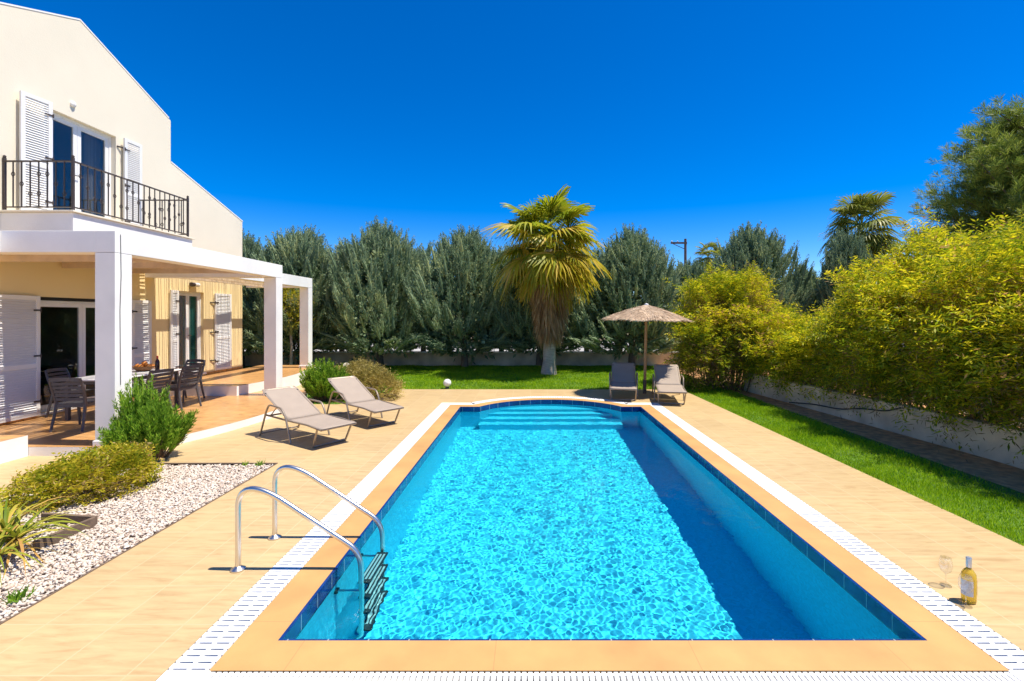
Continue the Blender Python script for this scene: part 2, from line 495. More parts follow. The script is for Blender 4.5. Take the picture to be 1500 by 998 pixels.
M['dryshrub'] = leaf_mat("pale_dry_shrub_leaf", [(0.0, (0.20, 0.17, 0.03)), (0.5, (0.42, 0.34, 0.08)), (1.0, (0.55, 0.44, 0.16))], 0.35, 0.6, 2.2, 0.25)
M['palmgreen'] = leaf_mat("palm_green_blade", [(0.0, (0.15, 0.21, 0.010)), (0.5, (0.30, 0.35, 0.015)), (1.0, (0.50, 0.46, 0.03))], 0.45, 0.4, 1.0, 0.2)
M['palmyellow'] = leaf_mat("palm_yellow_blade", [(0.0, (0.22, 0.26, 0.012)), (0.5, (0.50, 0.42, 0.02)), (1.0, (0.70, 0.48, 0.10))], 0.45, 0.45, 1.0, 0.25)
M['palmdark'] = leaf_mat("palm_dark_blade", [(0.0, (0.10, 0.13, 0.015)), (0.5, (0.21, 0.25, 0.025)), (1.0, (0.38, 0.36, 0.06))], 0.38, 0.45, 1.0, 0.2)
M['palmdead'] = leaf_mat("dead_palm_blade", [(0.0, (0.30, 0.17, 0.07)), (0.5, (0.48, 0.30, 0.14)), (1.0, (0.62, 0.45, 0.24))], 0.35, 0.7, 2.0, 0.2)
M['pine'] = leaf_mat("pine_needle", [(0.0, (0.10, 0.16, 0.025)), (0.5, (0.22, 0.30, 0.045)), (1.0, (0.40, 0.44, 0.08))], 0.38, 0.5, 1.2, 0.25)
M['grass'] = leaf_mat("lawn_blade", [(0.0, (0.15, 0.30, 0.004)), (0.5, (0.30, 0.50, 0.006)), (1.0, (0.46, 0.62, 0.02))], 0.45, 0.5, 1.3, 0.35)
M['strap'] = leaf_mat("strap_leaf", [(0.0, (0.12, 0.19, 0.01)), (0.45, (0.32, 0.34, 0.03)), (0.75, (0.56, 0.42, 0.07)), (1.0, (0.50, 0.28, 0.08))], 0.3, 0.45, 2.0, 0.2)

rng = np.random.default_rng(7)
random.seed(7)

# ------------------------------------------------------------------ pool outline
PX0, PX1, PY0, PYS, RA = -1.54, 2.43, 3.00, 10.72, 1.79
PXC = (PX0 + PX1) / 2
PYC = 11.65 - RA
def outline(off, n=36):
    pts = [(PX0 - off, PY0 - off), (PX1 + off, PY0 - off), (PX1 + off, PYS + off)]
    r = RA + off; yy = PYS + off - PYC
    hx = math.sqrt(r * r - yy * yy)
    a0 = math.atan2(yy, hx)
    for k in range(n + 1):
        a = a0 + (math.pi - 2 * a0) * k / n
        pts.append((PXC + r * math.cos(a), PYC + r * math.sin(a)))
    pts.append((PX0 - off, PYS + off))
    return pts

def sheet(name, outer, holes, z, m, drop=0.0, kind="structure"):
    bm = bmesh.new()
    for loop in [outer] + holes:
        vs = [bm.verts.new((p[0], p[1], z)) for p in loop]
        for i in range(len(vs)):
            bm.edges.new((vs[i], vs[(i + 1) % len(vs)]))
    bmesh.ops.triangle_fill(bm, use_beauty=True, use_dissolve=False, edges=bm.edges[:])
    bmesh.ops.recalc_face_normals(bm, faces=bm.faces)
    for f in bm.faces:
        if f.normal.z < 0: f.normal_flip()
    if drop:
        r = bmesh.ops.extrude_edge_only(bm, edges=[e for e in bm.edges if e.is_boundary])
        for v in [g for g in r['geom'] if isinstance(g, bmesh.types.BMVert)]: v.co.z -= drop
    me = bpy.data.meshes.new(name); bm.to_mesh(me); bm.free()
    o = link(name, me, m); o["kind"] = kind
    return o

# ------------------------------------------------------------------ ground
g = MB()
BIG = 600
hx0, hx1, hy0, hy1 = -3.0, 3.9, 1.8, 12.9
for (x0, x1, y0, y1) in ((-BIG, BIG, hy1, BIG), (-BIG, BIG, -BIG, hy0), (-BIG, hx0, hy0, hy1), (hx1, BIG, hy0, hy1)):
    g.add([(x0, y0, -0.06), (x1, y0, -0.06), (x1, y1, -0.06), (x0, y1, -0.06)], [(0, 1, 2, 3)])
tag(g.build("ground", M['earth']), kind="structure")

STRIP = 0.52
deck_pts = [(4.38, -5), (4.30, 4.2), (4.15, 13.3), (-3.72, 13.35), (-3.75, 11.45), (-4.4, 11.05), (-5.75, 11.1), (-6.1, 13.5), (-6.7, 16.5), (-13, 16.5), (-13, -5)]
gravel_pts = [(-3.45, 1.6), (-3.45, 6.57), (-5.3, 6.57), (-5.75, 6.0), (-5.6, 5.0), (-5.9, 1.6)]
sheet("pool_deck", deck_pts, [outline(STRIP), gravel_pts], 0.0, M['deck'], drop=0.05)
sheet("gravel_bed_soil", gravel_pts, [], -0.022, mat("pale_grit", (0.42, 0.33, 0.25), 0.95, 0.35, 40, 1.0, 90))
lawn_pts = [(4.38, -5), (5.75, -5), (5.62, 7.5), (5.5, 12.6), (5.2, 19.9), (-12, 19.9), (-12, 16.6), (-6.7, 16.55), (-6.1, 13.5), (-5.75, 11.1), (-4.4, 11.05), (-3.75, 11.45), (-3.72, 13.35), (4.15, 13.3), (4.30, 4.2)]
sheet("lawn_ground", lawn_pts, [], -0.02, M['turf'])
sheet("planting_strip", [(5.75, -5), (9, -5), (9, 20), (5.2, 19.9), (5.5, 12.6), (5.62, 7.5)], [], -0.025, M['soil'])

# coping, rim tiles, basin
c = MB()
c.ring(outline(0.016), 0.006, outline(0.27), 0.006)
c.ring(outline(0.27), 0.006, outline(0.27), -0.06)
c.ring(outline(0.016), 0.006, outline(0.016), -0.02)
tag(c.build("pool_coping", M['coping']), kind="structure")
c = MB()
c.ring(outline(0.016), 0.004, outline(-0.004), 0.002)
c.ring(outline(-0.004), 0.002, outline(-0.004), -0.125)
c.ring(outline(-0.004), -0.125, outline(0.0), -0.126)
tag(c.build("pool_rim_tiles", M['rim']), kind="structure")
DEPTH = -1.5
c = MB()
c.ring(outline(0), -0.10, outline(0), DEPTH)
o2 = outline(0)
c.add([(p[0], p[1], DEPTH) for p in o2], [tuple(range(len(o2)))])
for (ya, zt) in ((11.22, -0.33), (10.98, -0.58), (10.74, -0.84), (10.50, -1.10)):
    w = 1.55 if ya < 11 else 1.30
    if ya < PYS: w = 1.56
    yb = 11.63
    arc = []
    for k in range(13):
        x = w - 2 * w * k / 12
        arc.append((PXC + x, max(ya + 0.01, PYC + math.sqrt(max(0.0, (RA - 0.004) ** 2 - x * x)))))
    arc = [p for p in arc]
    pts = [(PXC - w, ya), (PXC + w, ya)] + arc
    c.prism(pts, DEPTH + 0.002, zt)
basin = c.build("pool_basin", M['pool'])
tag(basin, kind="structure")
basin.cycles.is_caustics_receiver = True

# water surface: rippled mesh cut to the outline
def wave_height(x, y):
    h = np.zeros_like(x)
    r_ = np.random.default_rng(3)
    for lam, amp, k in ((0.34, 0.00034, 8), (0.10, 0.000115, 14), (0.062, 0.000085, 24)):
        for _ in range(k):
            a = r_.uniform(0, 2 * math.pi); l = lam * r_.uniform(0.75, 1.3); ph = r_.uniform(0, 6.28)
            h += amp * 2.2 / math.sqrt(k) * np.sin(2 * math.pi / l * (x * math.cos(a) + y * math.sin(a)) + ph)
    return h
WZ = -0.10
stp = 0.0063
bm = bmesh.new()
vs = [bm.verts.new((p[0], p[1], 0)) for p in outline(-0.0035)]
xs = np.arange(PX0 - 0.05, PX1 + 0.08, stp); ys = np.arange(PY0 - 0.05, 11.72, stp)
XX, YY = np.meshgrid(xs, ys)
def inside(x, y):
    rect = (x > PX0) & (x < PX1) & (y > PY0) & (y < PYS)
    arc = ((x - PXC) ** 2 + (y - PYC) ** 2 < RA ** 2) & (y >= PYS - 0.001)
    return rect | arc
# clamp grid vertices that fall outside onto the outline
cx = np.clip(XX, PX0, PX1); cy = np.clip(YY, PY0, 11.65)
rr = np.sqrt((cx - PXC) ** 2 + (cy - PYC) ** 2)
far = cy > PYS
ylim = np.maximum(PYS, PYC + np.sqrt(np.maximum(RA ** 2 - (cx - PXC) ** 2, 0)))
cy = np.where(far, np.minimum(cy, ylim), cy)
bm.free()
ZZ = WZ + wave_height(cx, cy)
V = np.stack([cx, cy, ZZ], -1).reshape(-1, 3)
ny, nx = XX.shape
idx = np.arange(ny * nx).reshape(ny, nx)
F = np.stack([idx[:-1, :-1], idx[:-1, 1:], idx[1:, 1:], idx[1:, :-1]], -1).reshape(-1, 4)
a = V[F]
area = np.abs(np.cross(a[:, 2, :2] - a[:, 0, :2], a[:, 3, :2] - a[:, 1, :2]))
F = F[area > 1e-6]
used, inv = np.unique(F, return_inverse=True)
water = link("water", mesh_np("water", V[used], inv.reshape(F.shape), smooth=True), M['water'])
tag(water, kind="structure")
water.cycles.is_caustics_caster = True

# ------------------------------------------------------------------ drain gratings round the pool
ch = MB()
ch.ring(outline(0.275), -0.035, outline(0.515), -0.035)
ch.ring(outline(0.515), -0.035, outline(0.515), 0.0)
tag(ch.build("drain_channel", mat("pale_channel", (0.6, 0.6, 0.6), 0.7, 0.2, 3, 0)), kind="structure")
def grating(name, x0, x1, y0, y1, axis, pitch, slot, label, ends=(0, 0)):
    """slotted strip; axis = direction the strip runs along; slots lie across it"""
    b = MB()
    zt, zb = 0.004, -0.03
    L0, L1 = (y0, y1) if axis == 'y' else (x0, x1)
    W0, W1 = (x0, x1) if axis == 'y' else (y0, y1)
    def bx(w0, w1, l0, l1, z=zt):
        if axis == 'y': b.box(w0, w1, l0, l1, zb, z)
        else: b.box(l0, l1, w0, w1, zb, z)
    e0, e1 = ends
    if e0: bx(W0, W1, L0, L0 + e0)
    if e1: bx(W0, W1, L1 - e1, L1)
    a0, a1 = L0 + e0, L1 - e1
    wm = (W0 + W1) / 2
    n = int((a1 - a0) / pitch)
    pitch = (a1 - a0) / n
    rails = [(W0 + 0.008, W0 + 0.024), (wm - 0.012, wm + 0.012), (W1 - 0.024, W1 - 0.008)]
    for (p, q) in rails: bx(p, q, a0, a1, zt - 0.002)
    for i in range(n):
        l0 = a0 + i * pitch + slot * 0.5; l1 = a0 + (i + 1) * pitch - slot * 0.5
        bx(W0, W1, l0, l1)
    o = b.build(name, M['plastic'])
    tag(o, label, "drain grating", "white drain gratings round the pool")
    return o
G0, G1 = 0.277, 0.513
grating("drain_grating", PX0 - G1, PX0 - G0, PY0 - G0 + 0.02, PYS + G0, 'y', 0.055, 0.014, "white slotted drain grating along the left side of the pool, beside the ladder", (0.0, 0.0))
grating("drain_grating", PX1 + G0, PX1 + G1, PY0 - G0 + 0.02, PYS + G0, 'y', 0.055, 0.014, "white slotted drain grating along the right side of the pool, beside the yellow bottle", (0.0, 0.0))
grating("drain_grating", PX0 - G0 + 0.02, PX1 + G0 - 0.02, PY0 - G1, PY0 - G0, 'x', 0.034, 0.011, "white slotted drain grating along the near end of the pool, at the bottom edge")
b = MB()
oi, oo = outline(G0), outline(G1)
for k in range(3, len(oi) - 2):
    pa, pb, qa, qb = Vector(oi[k]), Vector(oi[k + 1]), Vector(oo[k]), Vector(oo[k + 1])
    for t0, t1 in ((0.06, 0.44), (0.56, 0.94)):
        A, B, C_, D_ = pa.lerp(pb, t0), pa.lerp(pb, t1), qa.lerp(qb, t1), qa.lerp(qb, t0)
        b.prism([A, B, C_, D_], -0.03, 0.004)
for s in (-1, 1):   # shoulders
    hx = (PX1 if s > 0 else PX0) + s * G1
    i = 3 if s > 0 else len(oi) - 2
    e = oi[i][0] + (0.0)
    b.box(min(hx, e), max(hx, e), PYS + G0 + 0.003, PYS + G1, -0.03, 0.004)
for wv in (0.02, 0.118, 0.216):
    A = outline(G0 + wv); B = outline(G0 + wv + 0.016)
    n = len(A)
    for k in range(3, n - 2):
        b.add([(A[k][0], A[k][1], 0.002), (A[k + 1][0], A[k + 1][1], 0.002), (B[k + 1][0], B[k + 1][1], 0.002), (B[k][0], B[k][1], 0.002)], [(0, 1, 2, 3)])
tag(b.build("drain_grating", M['plastic']), "white curved drain grating round the arched far end of the pool", "drain grating", "white drain gratings round the pool")
# plain corner plates at the two near corners
for s, nm in ((-1, "left"), (1, "right")):
    b = MB()
    xa, xb = (PX0 - G1, PX0 - G0 + 0.018) if s < 0 else (PX1 + G0 - 0.018, PX1 + G1)
    b.box(xa, xb, PY0 - G1 - 0.02, PY0 - G0 + 0.016, -0.03, 0.005)
    tag(b.build("drain_corner_plate", M['plastic'], bevel=0.003), "plain white corner plate of the drain at the near %s corner of the pool" % nm, "drain plate", "corner plates of the drain")

# ------------------------------------------------------------------ terrace
ZT, Z2 = 0.13, 0.36
def terr(name, pts, z, flat=True):
    me_o = sheet(name, pts, [], z + 0.002, M['terrace'])
    r_ = MB(); n = len(pts)
    r_.prism(pts, -0.05, z - 0.001)
    rb = r_.build(name + "_riser", M['white']); rb["kind"] = "structure"
low = [(-9.1, 6.95), (-5.85, 6.95)]
for k in range(1, 15):
    t = k / 14
    low.append((-5.85 + 0.75 * math.sin(math.pi * min(t * 0.95, 1)) ** 0.75, 6.95 + 5.35 * t))
low += [(-6.7, 12.6), (-9.1, 12.6)]
terr("lower_terrace", low, ZT)
up = [(-9.1, 11.42), (-6.92, 11.42), (-6.84, 11.9), (-6.74, 12.5), (-6.66, 13.2), (-6.7, 13.9), (-6.85, 14.7), (-7.0, 15.6), (-7.1, 16.4), (-9.1, 16.4)]
terr("upper_terrace", up, Z2)
terr("side_platform", [(-12, 3.0), (-7.2, 3.0), (-7.2, 6.945), (-12, 6.945)], 0.30)

# ------------------------------------------------------------------ house
XW = -9.1
house = thing("house", "two storey cream villa with white balcony, louvred shutters and stepped gable", "house", (XW, 9.8, 0))
hp = (-XW, -9.8, 0)      # parts are written in world coordinates, then shifted
def hpart(mb, name, m, parent=None, **kw):
    o = mb.build(name, m, None, **kw)
    if parent is None:
        o.parent = house; o.location = hp
    else:
        o.parent = parent
    return o

ridge_y, ridge_z, pitch = 9.79, 7.98, 0.415
prof = [(7.2, -0.05), (15.31, -0.05), (15.31, 5.0), (12.26, 5.90), (12.26, ridge_z - pitch * (12.26 - ridge_y)), (ridge_y, ridge_z), (7.2, ridge_z - pitch * (ridge_y - 7.2))]
BD = (9.07, 10.64, 3.84, 5.95)
SD = (8.97, 10.95, 0.20, 2.37)
FD = (12.50, 13.50, 0.45, 2.67)
bm = bmesh.new()
def loop2(pts):
    vs = [bm.verts.new((XW, p[0], p[1])) for p in pts]
    for i in range(len(vs)): bm.edges.new((vs[i], vs[(i + 1) % len(vs)]))
loop2(prof)
for h in (BD, SD, FD): loop2([(h[0], h[2]), (h[1], h[2]), (h[1], h[3]), (h[0], h[3])])
bmesh.ops.triangle_fill(bm, use_beauty=True, use_dissolve=False, edges=bm.edges[:])
r_ = bmesh.ops.extrude_face_region(bm, geom=bm.faces[:])
for v in [q for q in r_['geom'] if isinstance(q, bmesh.types.BMVert)]: v.co.x -= 0.24
bmesh.ops.recalc_face_normals(bm, faces=bm.faces)
me = bpy.data.meshes.new("front_wall"); bm.to_mesh(me); bm.free()
fw = link("front_wall", me, M['facade'], house); fw.location = hp
XB = -17.0
zl, zr = prof[6][1], 5.0
for bb_ in ((7.2, 7.44, -0.05, zl - 0.02), (15.07, 15.31, -0.05, zr - 0.03), (12.1, 12.26, 3.7, prof[4][1] - 0.05)):
    b = MB(); b.box(XB, XW - 0.245, *bb_); hpart(b, "side_wall", M['cream'])
bk = MB()
bk.add([(XB, p[0], p[1]) for p in prof], [tuple(range(len(prof)))])
hpart(bk, "back_wall", M['cream'])
b = MB()
def slope(y0, z0, y1, z1, th=0.10, over=0.04):
    b.add([(XB, y0, z0), (XW + over, y0, z0), (XW + over, y1, z1), (XB, y1, z1), (XB, y0, z0 + th), (XW + over, y0, z0 + th), (XW + over, y1, z1 + th), (XB, y1, z1 + th)],
          [(0, 3, 2, 1), (4, 5, 6, 7), (0, 1, 5, 4), (1, 2, 6, 5), (2, 3, 7, 6), (3, 0, 4, 7)])
slope(7.0, zl - 0.08, ridge_y, ridge_z + 0.004, 0.03, 0.008)
slope(ridge_y + 0.003, ridge_z + 0.004, 12.20, prof[4][1] + 0.03, 0.03, 0.008)
slope(12.265, 5.904, 15.33, 4.998, 0.03, 0.008)
hpart(b, "roof", M['white'])
b = MB()
b.box(-16.8, XW - 0.25, 7.5, 15.0, 3.62, 3.84)
b.box(-16.8, XW - 0.25, 7.5, 15.0, 0.05, 0.20)
b.box(-13.2, -13.1, 7.5, 15.0, 0.21, 3.61)
b.box(-12.2, -12.1, 7.5, 15.0, 3.85, 6.6)
b.box(-13.05, XW - 0.25, 11.4, 11.5, 0.21, 3.6)
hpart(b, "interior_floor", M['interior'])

# balcony
XO, YN, YF, ZB = -7.83, 8.30, 11.22, 3.82
b = MB()
b.box(XW + 0.003, XO, YN, YF, 3.38, ZB - 0.035)
hpart(b, "balcony_slab", M['white'], bevel=0.006)
b = MB()
b.box(XW + 0.003, XO + 0.04, YN - 0.04, YF + 0.04, ZB - 0.033, ZB)
hpart(b, "balcony_coping", M['cream'], bevel=0.006)

# railing
railing = thing("balcony_railing", None, None, (0, 0, 0)); railing.parent = house; railing.location = hp
RX, RY0, RY1 = XO - 0.06, YN + 0.06, YF - 0.06
HR = 0.86
def post(x, y, h=HR + 0.06):
    q = MB(); q.box(x - 0.018, x + 0.018, y - 0.018, y + 0.018, ZB, ZB + h)
    q.lathe([(0.014, h), (0.024, h + 0.012), (0.022, h + 0.035), (0.0, h + 0.05)], (x, y, ZB), 10)
    q.build("post", M['iron'], railing)
for (x, y) in ((XW + 0.03, RY0), (RX, RY0), (RX, RY1)): post(x, y)
for z, hh in ((HR, 0.022), (0.07, 0.018)):
    q = MB(); q.box(XW + 0.02, RX - 0.02, RY0 - 0.02, RY0 + 0.02, ZB + z - hh / 2, ZB + z + hh / 2)
    q.box(RX - 0.0199, RX + 0.0199, RY0 + 0.02, RY1 - 0.02, ZB + z - hh / 2, ZB + z + hh / 2)
    q.box(XW + 0.02, RX - 0.02, RY1 - 0.02, RY1 + 0.02, ZB + z - hh / 2, ZB + z + hh / 2)
    q.build("top_rail" if z > 0.5 else "bottom_rail", M['iron'], railing)
def baluster(x, y, i, ax):
    q = MB(); r0 = 0.0075
    q.box(x - r0, x + r0, y - r0, y + r0, ZB + 0.06, ZB + HR)
    zs = (0.64,) if i % 4 == 1 else ((0.30,) if i % 4 == 3 else ((0.64, 0.30) if i % 4 == 0 else (0.47,)))
    for zc in zs:
        for s in (-1, 1):
            pts = []
            for k in range(9):
                t = math.pi * k / 8
                o_ = 0.03 * math.sin(t) * s
                pts.append((x + (o_ if ax == 0 else 0), y + (o_ if ax == 1 else 0), ZB + zc - 0.045 + 0.09 * k / 8))
            q.tube(pts, 0.006, 6)
        q.lathe([(0.0, -0.012), (0.015, 0), (0.0, 0.012)], (x, y, ZB + zc + 0.05), 8)
        q.lathe([(0.0, -0.012), (0.015, 0), (0.0, 0.012)], (x, y, ZB + zc - 0.05), 8)
    q.build("baluster", M['iron'], railing)
n1_ = 8
for i in range(1, n1_): baluster(XW + 0.03 + (RX - XW - 0.03) * i / n1_, RY0, i, 0)
n2_ = 20
for i in range(1, n2_): baluster(RX, RY0 + (RY1 - RY0) * i / n2_, i, 1)
for i in range(1, n1_): baluster(XW + 0.03 + (RX - XW - 0.03) * i / n1_, RY1, i, 0)

# doors
def frame_rect(q, x, y0, y1, z0, z1, w, d):
    q.box(x, x + d, y0, y0 + w, z0, z1); q.box(x, x + d, y1 - w, y1, z0, z1)
    q.box(x, x + d, y0 + w, y1 - w, z1 - w, z1); q.box(x, x + d, y0 + w, y1 - w, z0, z0 + w)
def door(name, H, leaves, x, m_frame, label=None, fr=0.055):
    e = bpy.data.objects.new(name, None); COL.objects.link(e); e.parent = house; e.location = hp
    if label: e["label"] = label
    q = MB(); frame_rect(q, x, H[0] + 0.002, H[1] - 0.002, H[2] + 0.002, H[3] - 0.002, 0.05, 0.07)
    q.build("frame", m_frame, e, bevel=0.004)
    y0, y1 = H[0] + 0.052, H[1] - 0.052
    w = (y1 - y0) / leaves
    for i in range(leaves):
        q = MB(); frame_rect(q, x + 0.012, y0 + i * w + 0.002, y0 + (i + 1) * w - 0.002, H[2] + 0.054, H[3] - 0.054, fr, 0.045)
        q.build("leaf", m_frame, e, bevel=0.004)
        q = MB(); q.box(x + 0.03, x + 0.036, y0 + i * w + fr, y0 + (i + 1) * w - fr, H[2] + 0.054 + fr, H[3] - 0.054 - fr)
        q.build("pane", M['glass'], e)
    return e
def handle(e, x, y, z):
    q = MB(); q.tube(smooth_path([(x, y, z), (x + 0.04, y, z), (x + 0.04, y + 0.09, z)], 0.015), 0.008, 8)
    q.build("handle", M['iron'], e)
d1 = door("balcony_door", BD, 2, XW - 0.17, M['white_gloss'], fr=0.085)
handle(d1, XW - 0.11, 9.78, 4.85)
d2 = door("sliding_door", (SD[0], SD[1], SD[2], SD[3] - 0.06), 2, XW - 0.16, M['white_gloss'], fr=0.07)
q = MB(); q.box(XW - 0.14, XW - 0.03, SD[0] + 0.003, SD[1] - 0.003, SD[3] - 0.058, SD[3] - 0.002); q.build("shutter_slot", M['dark'], d2)
d3 = door("french_door", FD, 2, XW - 0.15, M['white_gloss'], fr=0.06)
handle(d3, XW - 0.09, 13.0, 1.5)
b = MB()
b.box(XW - 0.07, XW + 0.05, FD[0] - 0.05, FD[1] + 0.05, FD[2] - 0.05, FD[2])
hpart(b, "door_sill", M['white_gloss'], bevel=0.004)
b = MB()
b.box(XW - 0.10, XW + 0.03, SD[0] - 0.03, SD[1] + 0.03, SD[2] - 0.04, SD[2] - 0.001)
hpart(b, "door_sill", M['white_gloss'], bevel=0.004)
for bb_ in ((6.98, SD[0] - 0.05, ZT, 0.20), (SD[1] + 0.05, 11.41, ZT, 0.20), (13.6, 15.3, Z2, 0.43)):
    b = MB(); b.box(XW + 0.002, XW + 0.02, *bb_); hpart(b, "skirting", M['terrace'])

def shutter(hy, w, z0, z1, ang, side, x=XW + 0.035):
    """louvred panel hinged at hy; side -1 opens toward -Y, +1 toward +Y; ang swings it off the wall"""
    e = bpy.data.objects.new("shutter", None); COL.objects.link(e); e.parent = house
    e.location = (x + hp[0], hy + hp[1], 0); e.rotation_euler = (0, 0, ang)
    y0, y1 = (-w, 0) if side < 0 else (0, w)
    fwid = 0.07
    zm = z0 + (z1 - z0) * 0.42
    q = MB(); frame_rect(q, -0.02, y0, y1, z0, z1, fwid, 0.04)
    q.box(-0.02, 0.02, y0 + fwid, y1 - fwid, zm - 0.04, zm + 0.04)
    q.build("frame", M['white_gloss'], e, bevel=0.004)
    for (a, c) in ((z0 + fwid, zm - 0.04), (zm + 0.04, z1 - fwid)):
        q = MB()
        n = int((c - a) / 0.042)
        for i in range(n):
            zc = a + (i + 0.5) * (c - a) / n
            q.beam((0.0, y0 + fwid, zc), (0.0, y1 - fwid, zc), 0.046, 0.007, up=(0.84, 0, 0.54))
        q.build("louvres", M['white_gloss'], e)
    for f_ in (0.12, 0.5, 0.88):
        q = MB()
        zc = z0 + (z1 - z0) * f_
        yy = y0 + 0.01 if side > 0 else y1 - 0.01
        q.box(0.021, 0.03, min(yy, yy + side * 0.12), max(yy, yy + side * 0.12), zc - 0.014, zc + 0.014)
        q.tube([(0.028, yy - side * 0.01, zc - 0.035), (0.028, yy - side * 0.01, zc + 0.035)], 0.011, 8)
        q.build("hinge", M['iron'], e)
shutter(BD[0] - 0.01, 0.50, BD[2] + 0.03, BD[3] + 0.05, -0.16, -1, XW + 0.16)
shutter(BD[1] + 0.12, 0.46, BD[2] + 0.03, BD[3] + 0.02, -0.04, 1, XW + 0.08)
shutter(SD[0] - 0.02, 1.0, SD[2] - 0.02, SD[3] + 0.01, 0.03, -1)
shutter(SD[1] + 0.06, 0.55, SD[2] - 0.02, SD[3] + 0.01, -0.03, 1)
shutter(FD[0] - 0.02, 0.30, FD[2], FD[3], 0.05, -1)
shutter(FD[1] + 0.42, 0.70, FD[2], FD[3], -0.05, 1)
for z in (0.75, 1.55, 2.4):
    q = MB(); q.beam((XW + 0.003, FD[1] + 0.26, z), (XW + 0.05, FD[1] + 0.44, z), 0.02, 0.03); hpart(q, "shutter_stay", M['iron'])
q = MB(); q.beam((XW + 0.003, BD[1] + 0.02, 5.75), (XW + 0.07, BD[1] + 0.16, 5.75), 0.02, 0.03); hpart(q, "shutter_stay", M['iron'])
# curtains
def curtain(x, y0, y1, z0, z1, m, name="curtain"):
    n = 60; vs = []; fs = []
    for i in range(n + 1):
        y = y0 + (y1 - y0) * i / n
        xx = x + 0.035 * math.sin(i * 0.9) + 0.015 * math.sin(i * 2.3)
        vs += [(xx, y, z0), (xx * 1.0 + 0.0, y, z1)]
    for i in range(n): fs.append((2 * i, 2 * i + 2, 2 * i + 3, 2 * i + 1))
    q = MB(); q.add(vs, fs); o = hpart(q, name, m, smooth=True)
curtain(XW - 0.21, 13.0, 13.47, 0.47, 2.64, M['teal'])
M['sheer'] = mat("sheer_curtain", (0.42, 0.34, 0.25), 0.9, 0.1, 3, 0.0)
curtain(XW - 0.40, 10.3, 10.68, 3.86, 6.0, M['sheer'])
# fixtures on the wall
def bulkhead(x, y, z, label):
    e = thing("wall_lamp", label, "wall lamp", (x, y, z))
    q = MB(); q.box(0.002, 0.03, -0.05, 0.05, -0.05, 0.05); q.build("bracket", M['iron'], e, bevel=0.006)
    q = MB(); q.tube([(0.07, -0.15, 0), (0.07, -0.04, 0)], 0.055, 16); q.build("housing", M['iron'], e, smooth=True)
    q = MB(); q.tube([(0.07, -0.04, 0), (0.07, 0.13, 0), (0.07, 0.15, 0)], [0.055, 0.055, 0.03], 16); q.build("diffuser", M['globe'], e, smooth=True)
bulkhead(XW, 13.05, 2.86, "cylindrical wall lamp with dark housing above the french door")
q = MB(); q.tube([(XW, 0, 0), (XW + 0.03, 0, 0), (XW + 0.05, 0, 0)], [0.055, 0.055, 0.03], 20)
o = q.build("wall_lamp", M['globe'], smooth=True); o.location = (0, 9.63, 6.22)
tag(o, "round white wall lamp above the balcony door", "wall lamp")

# sofa inside, seen dark through the sliding door
sofa = thing("sofa", "black leather sofa in the dark room behind the sliding glass door", "sofa", (-10.9, 10.0, 0.2))
for nm, bxx in (("seat", (-0.45, 0.45, -1.0, 1.0, 0.1, 0.45)), ("backrest", (-0.70, -0.452, -1.0, 1.0, 0.1, 0.95)), ("armrest", (-0.45, 0.45, -1.2, -1.003, 0.05, 0.65)), ("armrest", (-0.45, 0.45, 1.003, 1.2, 0.05, 0.65))):
    q = MB(); q.box(*bxx); q.build(nm, M['leather'], sofa, bevel=0.05, seg=3)

# ------------------------------------------------------------------ pergola
perg = thing("pergola", "white square columned pergola with reed mat roof in front of the villa", "pergola", (-6.15, 7.15, ZT))
pp = (6.15, -7.15, -ZT)
def ppart(mb, name, m, **kw):
    o = mb.build(name, m, perg, **kw); o.location = pp; return o
XPo, XPi = -6.0, -6.29
for (x0, x1, y0, y1, z0) in ((XPi, XPo, 7.0, 7.30, ZT), (XPi, XPo, 11.44, 11.73, ZT), (-7.38, -7.10, 15.5, 15.78, Z2), (-7.93, -7.65, 3.6, 3.9, 0.30)):
    q = MB(); q.box(x0, x1, y0, y1, z0 + 0.003, 2.925); ppart(q, "column", M['white'], bevel=0.005)
    q = MB(); q.box(x0 - 0.02, x1 + 0.02, y0 - 0.02, y1 + 0.02, z0 + 0.002, z0 + 0.08); ppart(q, "plinth", M['white'], bevel=0.008)
for (x0, x1, y0, y1) in ((XPi, XPo, 7.0, 11.73), (-7.93, XPi - 0.001, 7.0, 7.29), (-7.93, -7.65, 3.6, 6.998), (XW + 0.003, XPi - 0.001, 11.44, 11.73), (-7.38, -7.10, 11.732, 15.78), (XW + 0.003, -7.382, 15.5, 15.78)):
    q = MB(); q.box(x0, x1, y0, y1, 2.93, 3.24); ppart(q, "beam", M['white'], bevel=0.004)
for y in (8.3, 9.4, 10.5):
    q = MB(); q.box(XW + 0.05, XPi - 0.002, y - 0.04, y + 0.04, 2.94, 3.05); ppart(q, "rafter", M['palewood'])
for x in (-8.6, -8.0):
    q = MB(); q.box(x - 0.04, x + 0.04, 11.74, 15.49, 2.94, 3.05); ppart(q, "rafter", M['palewood'])
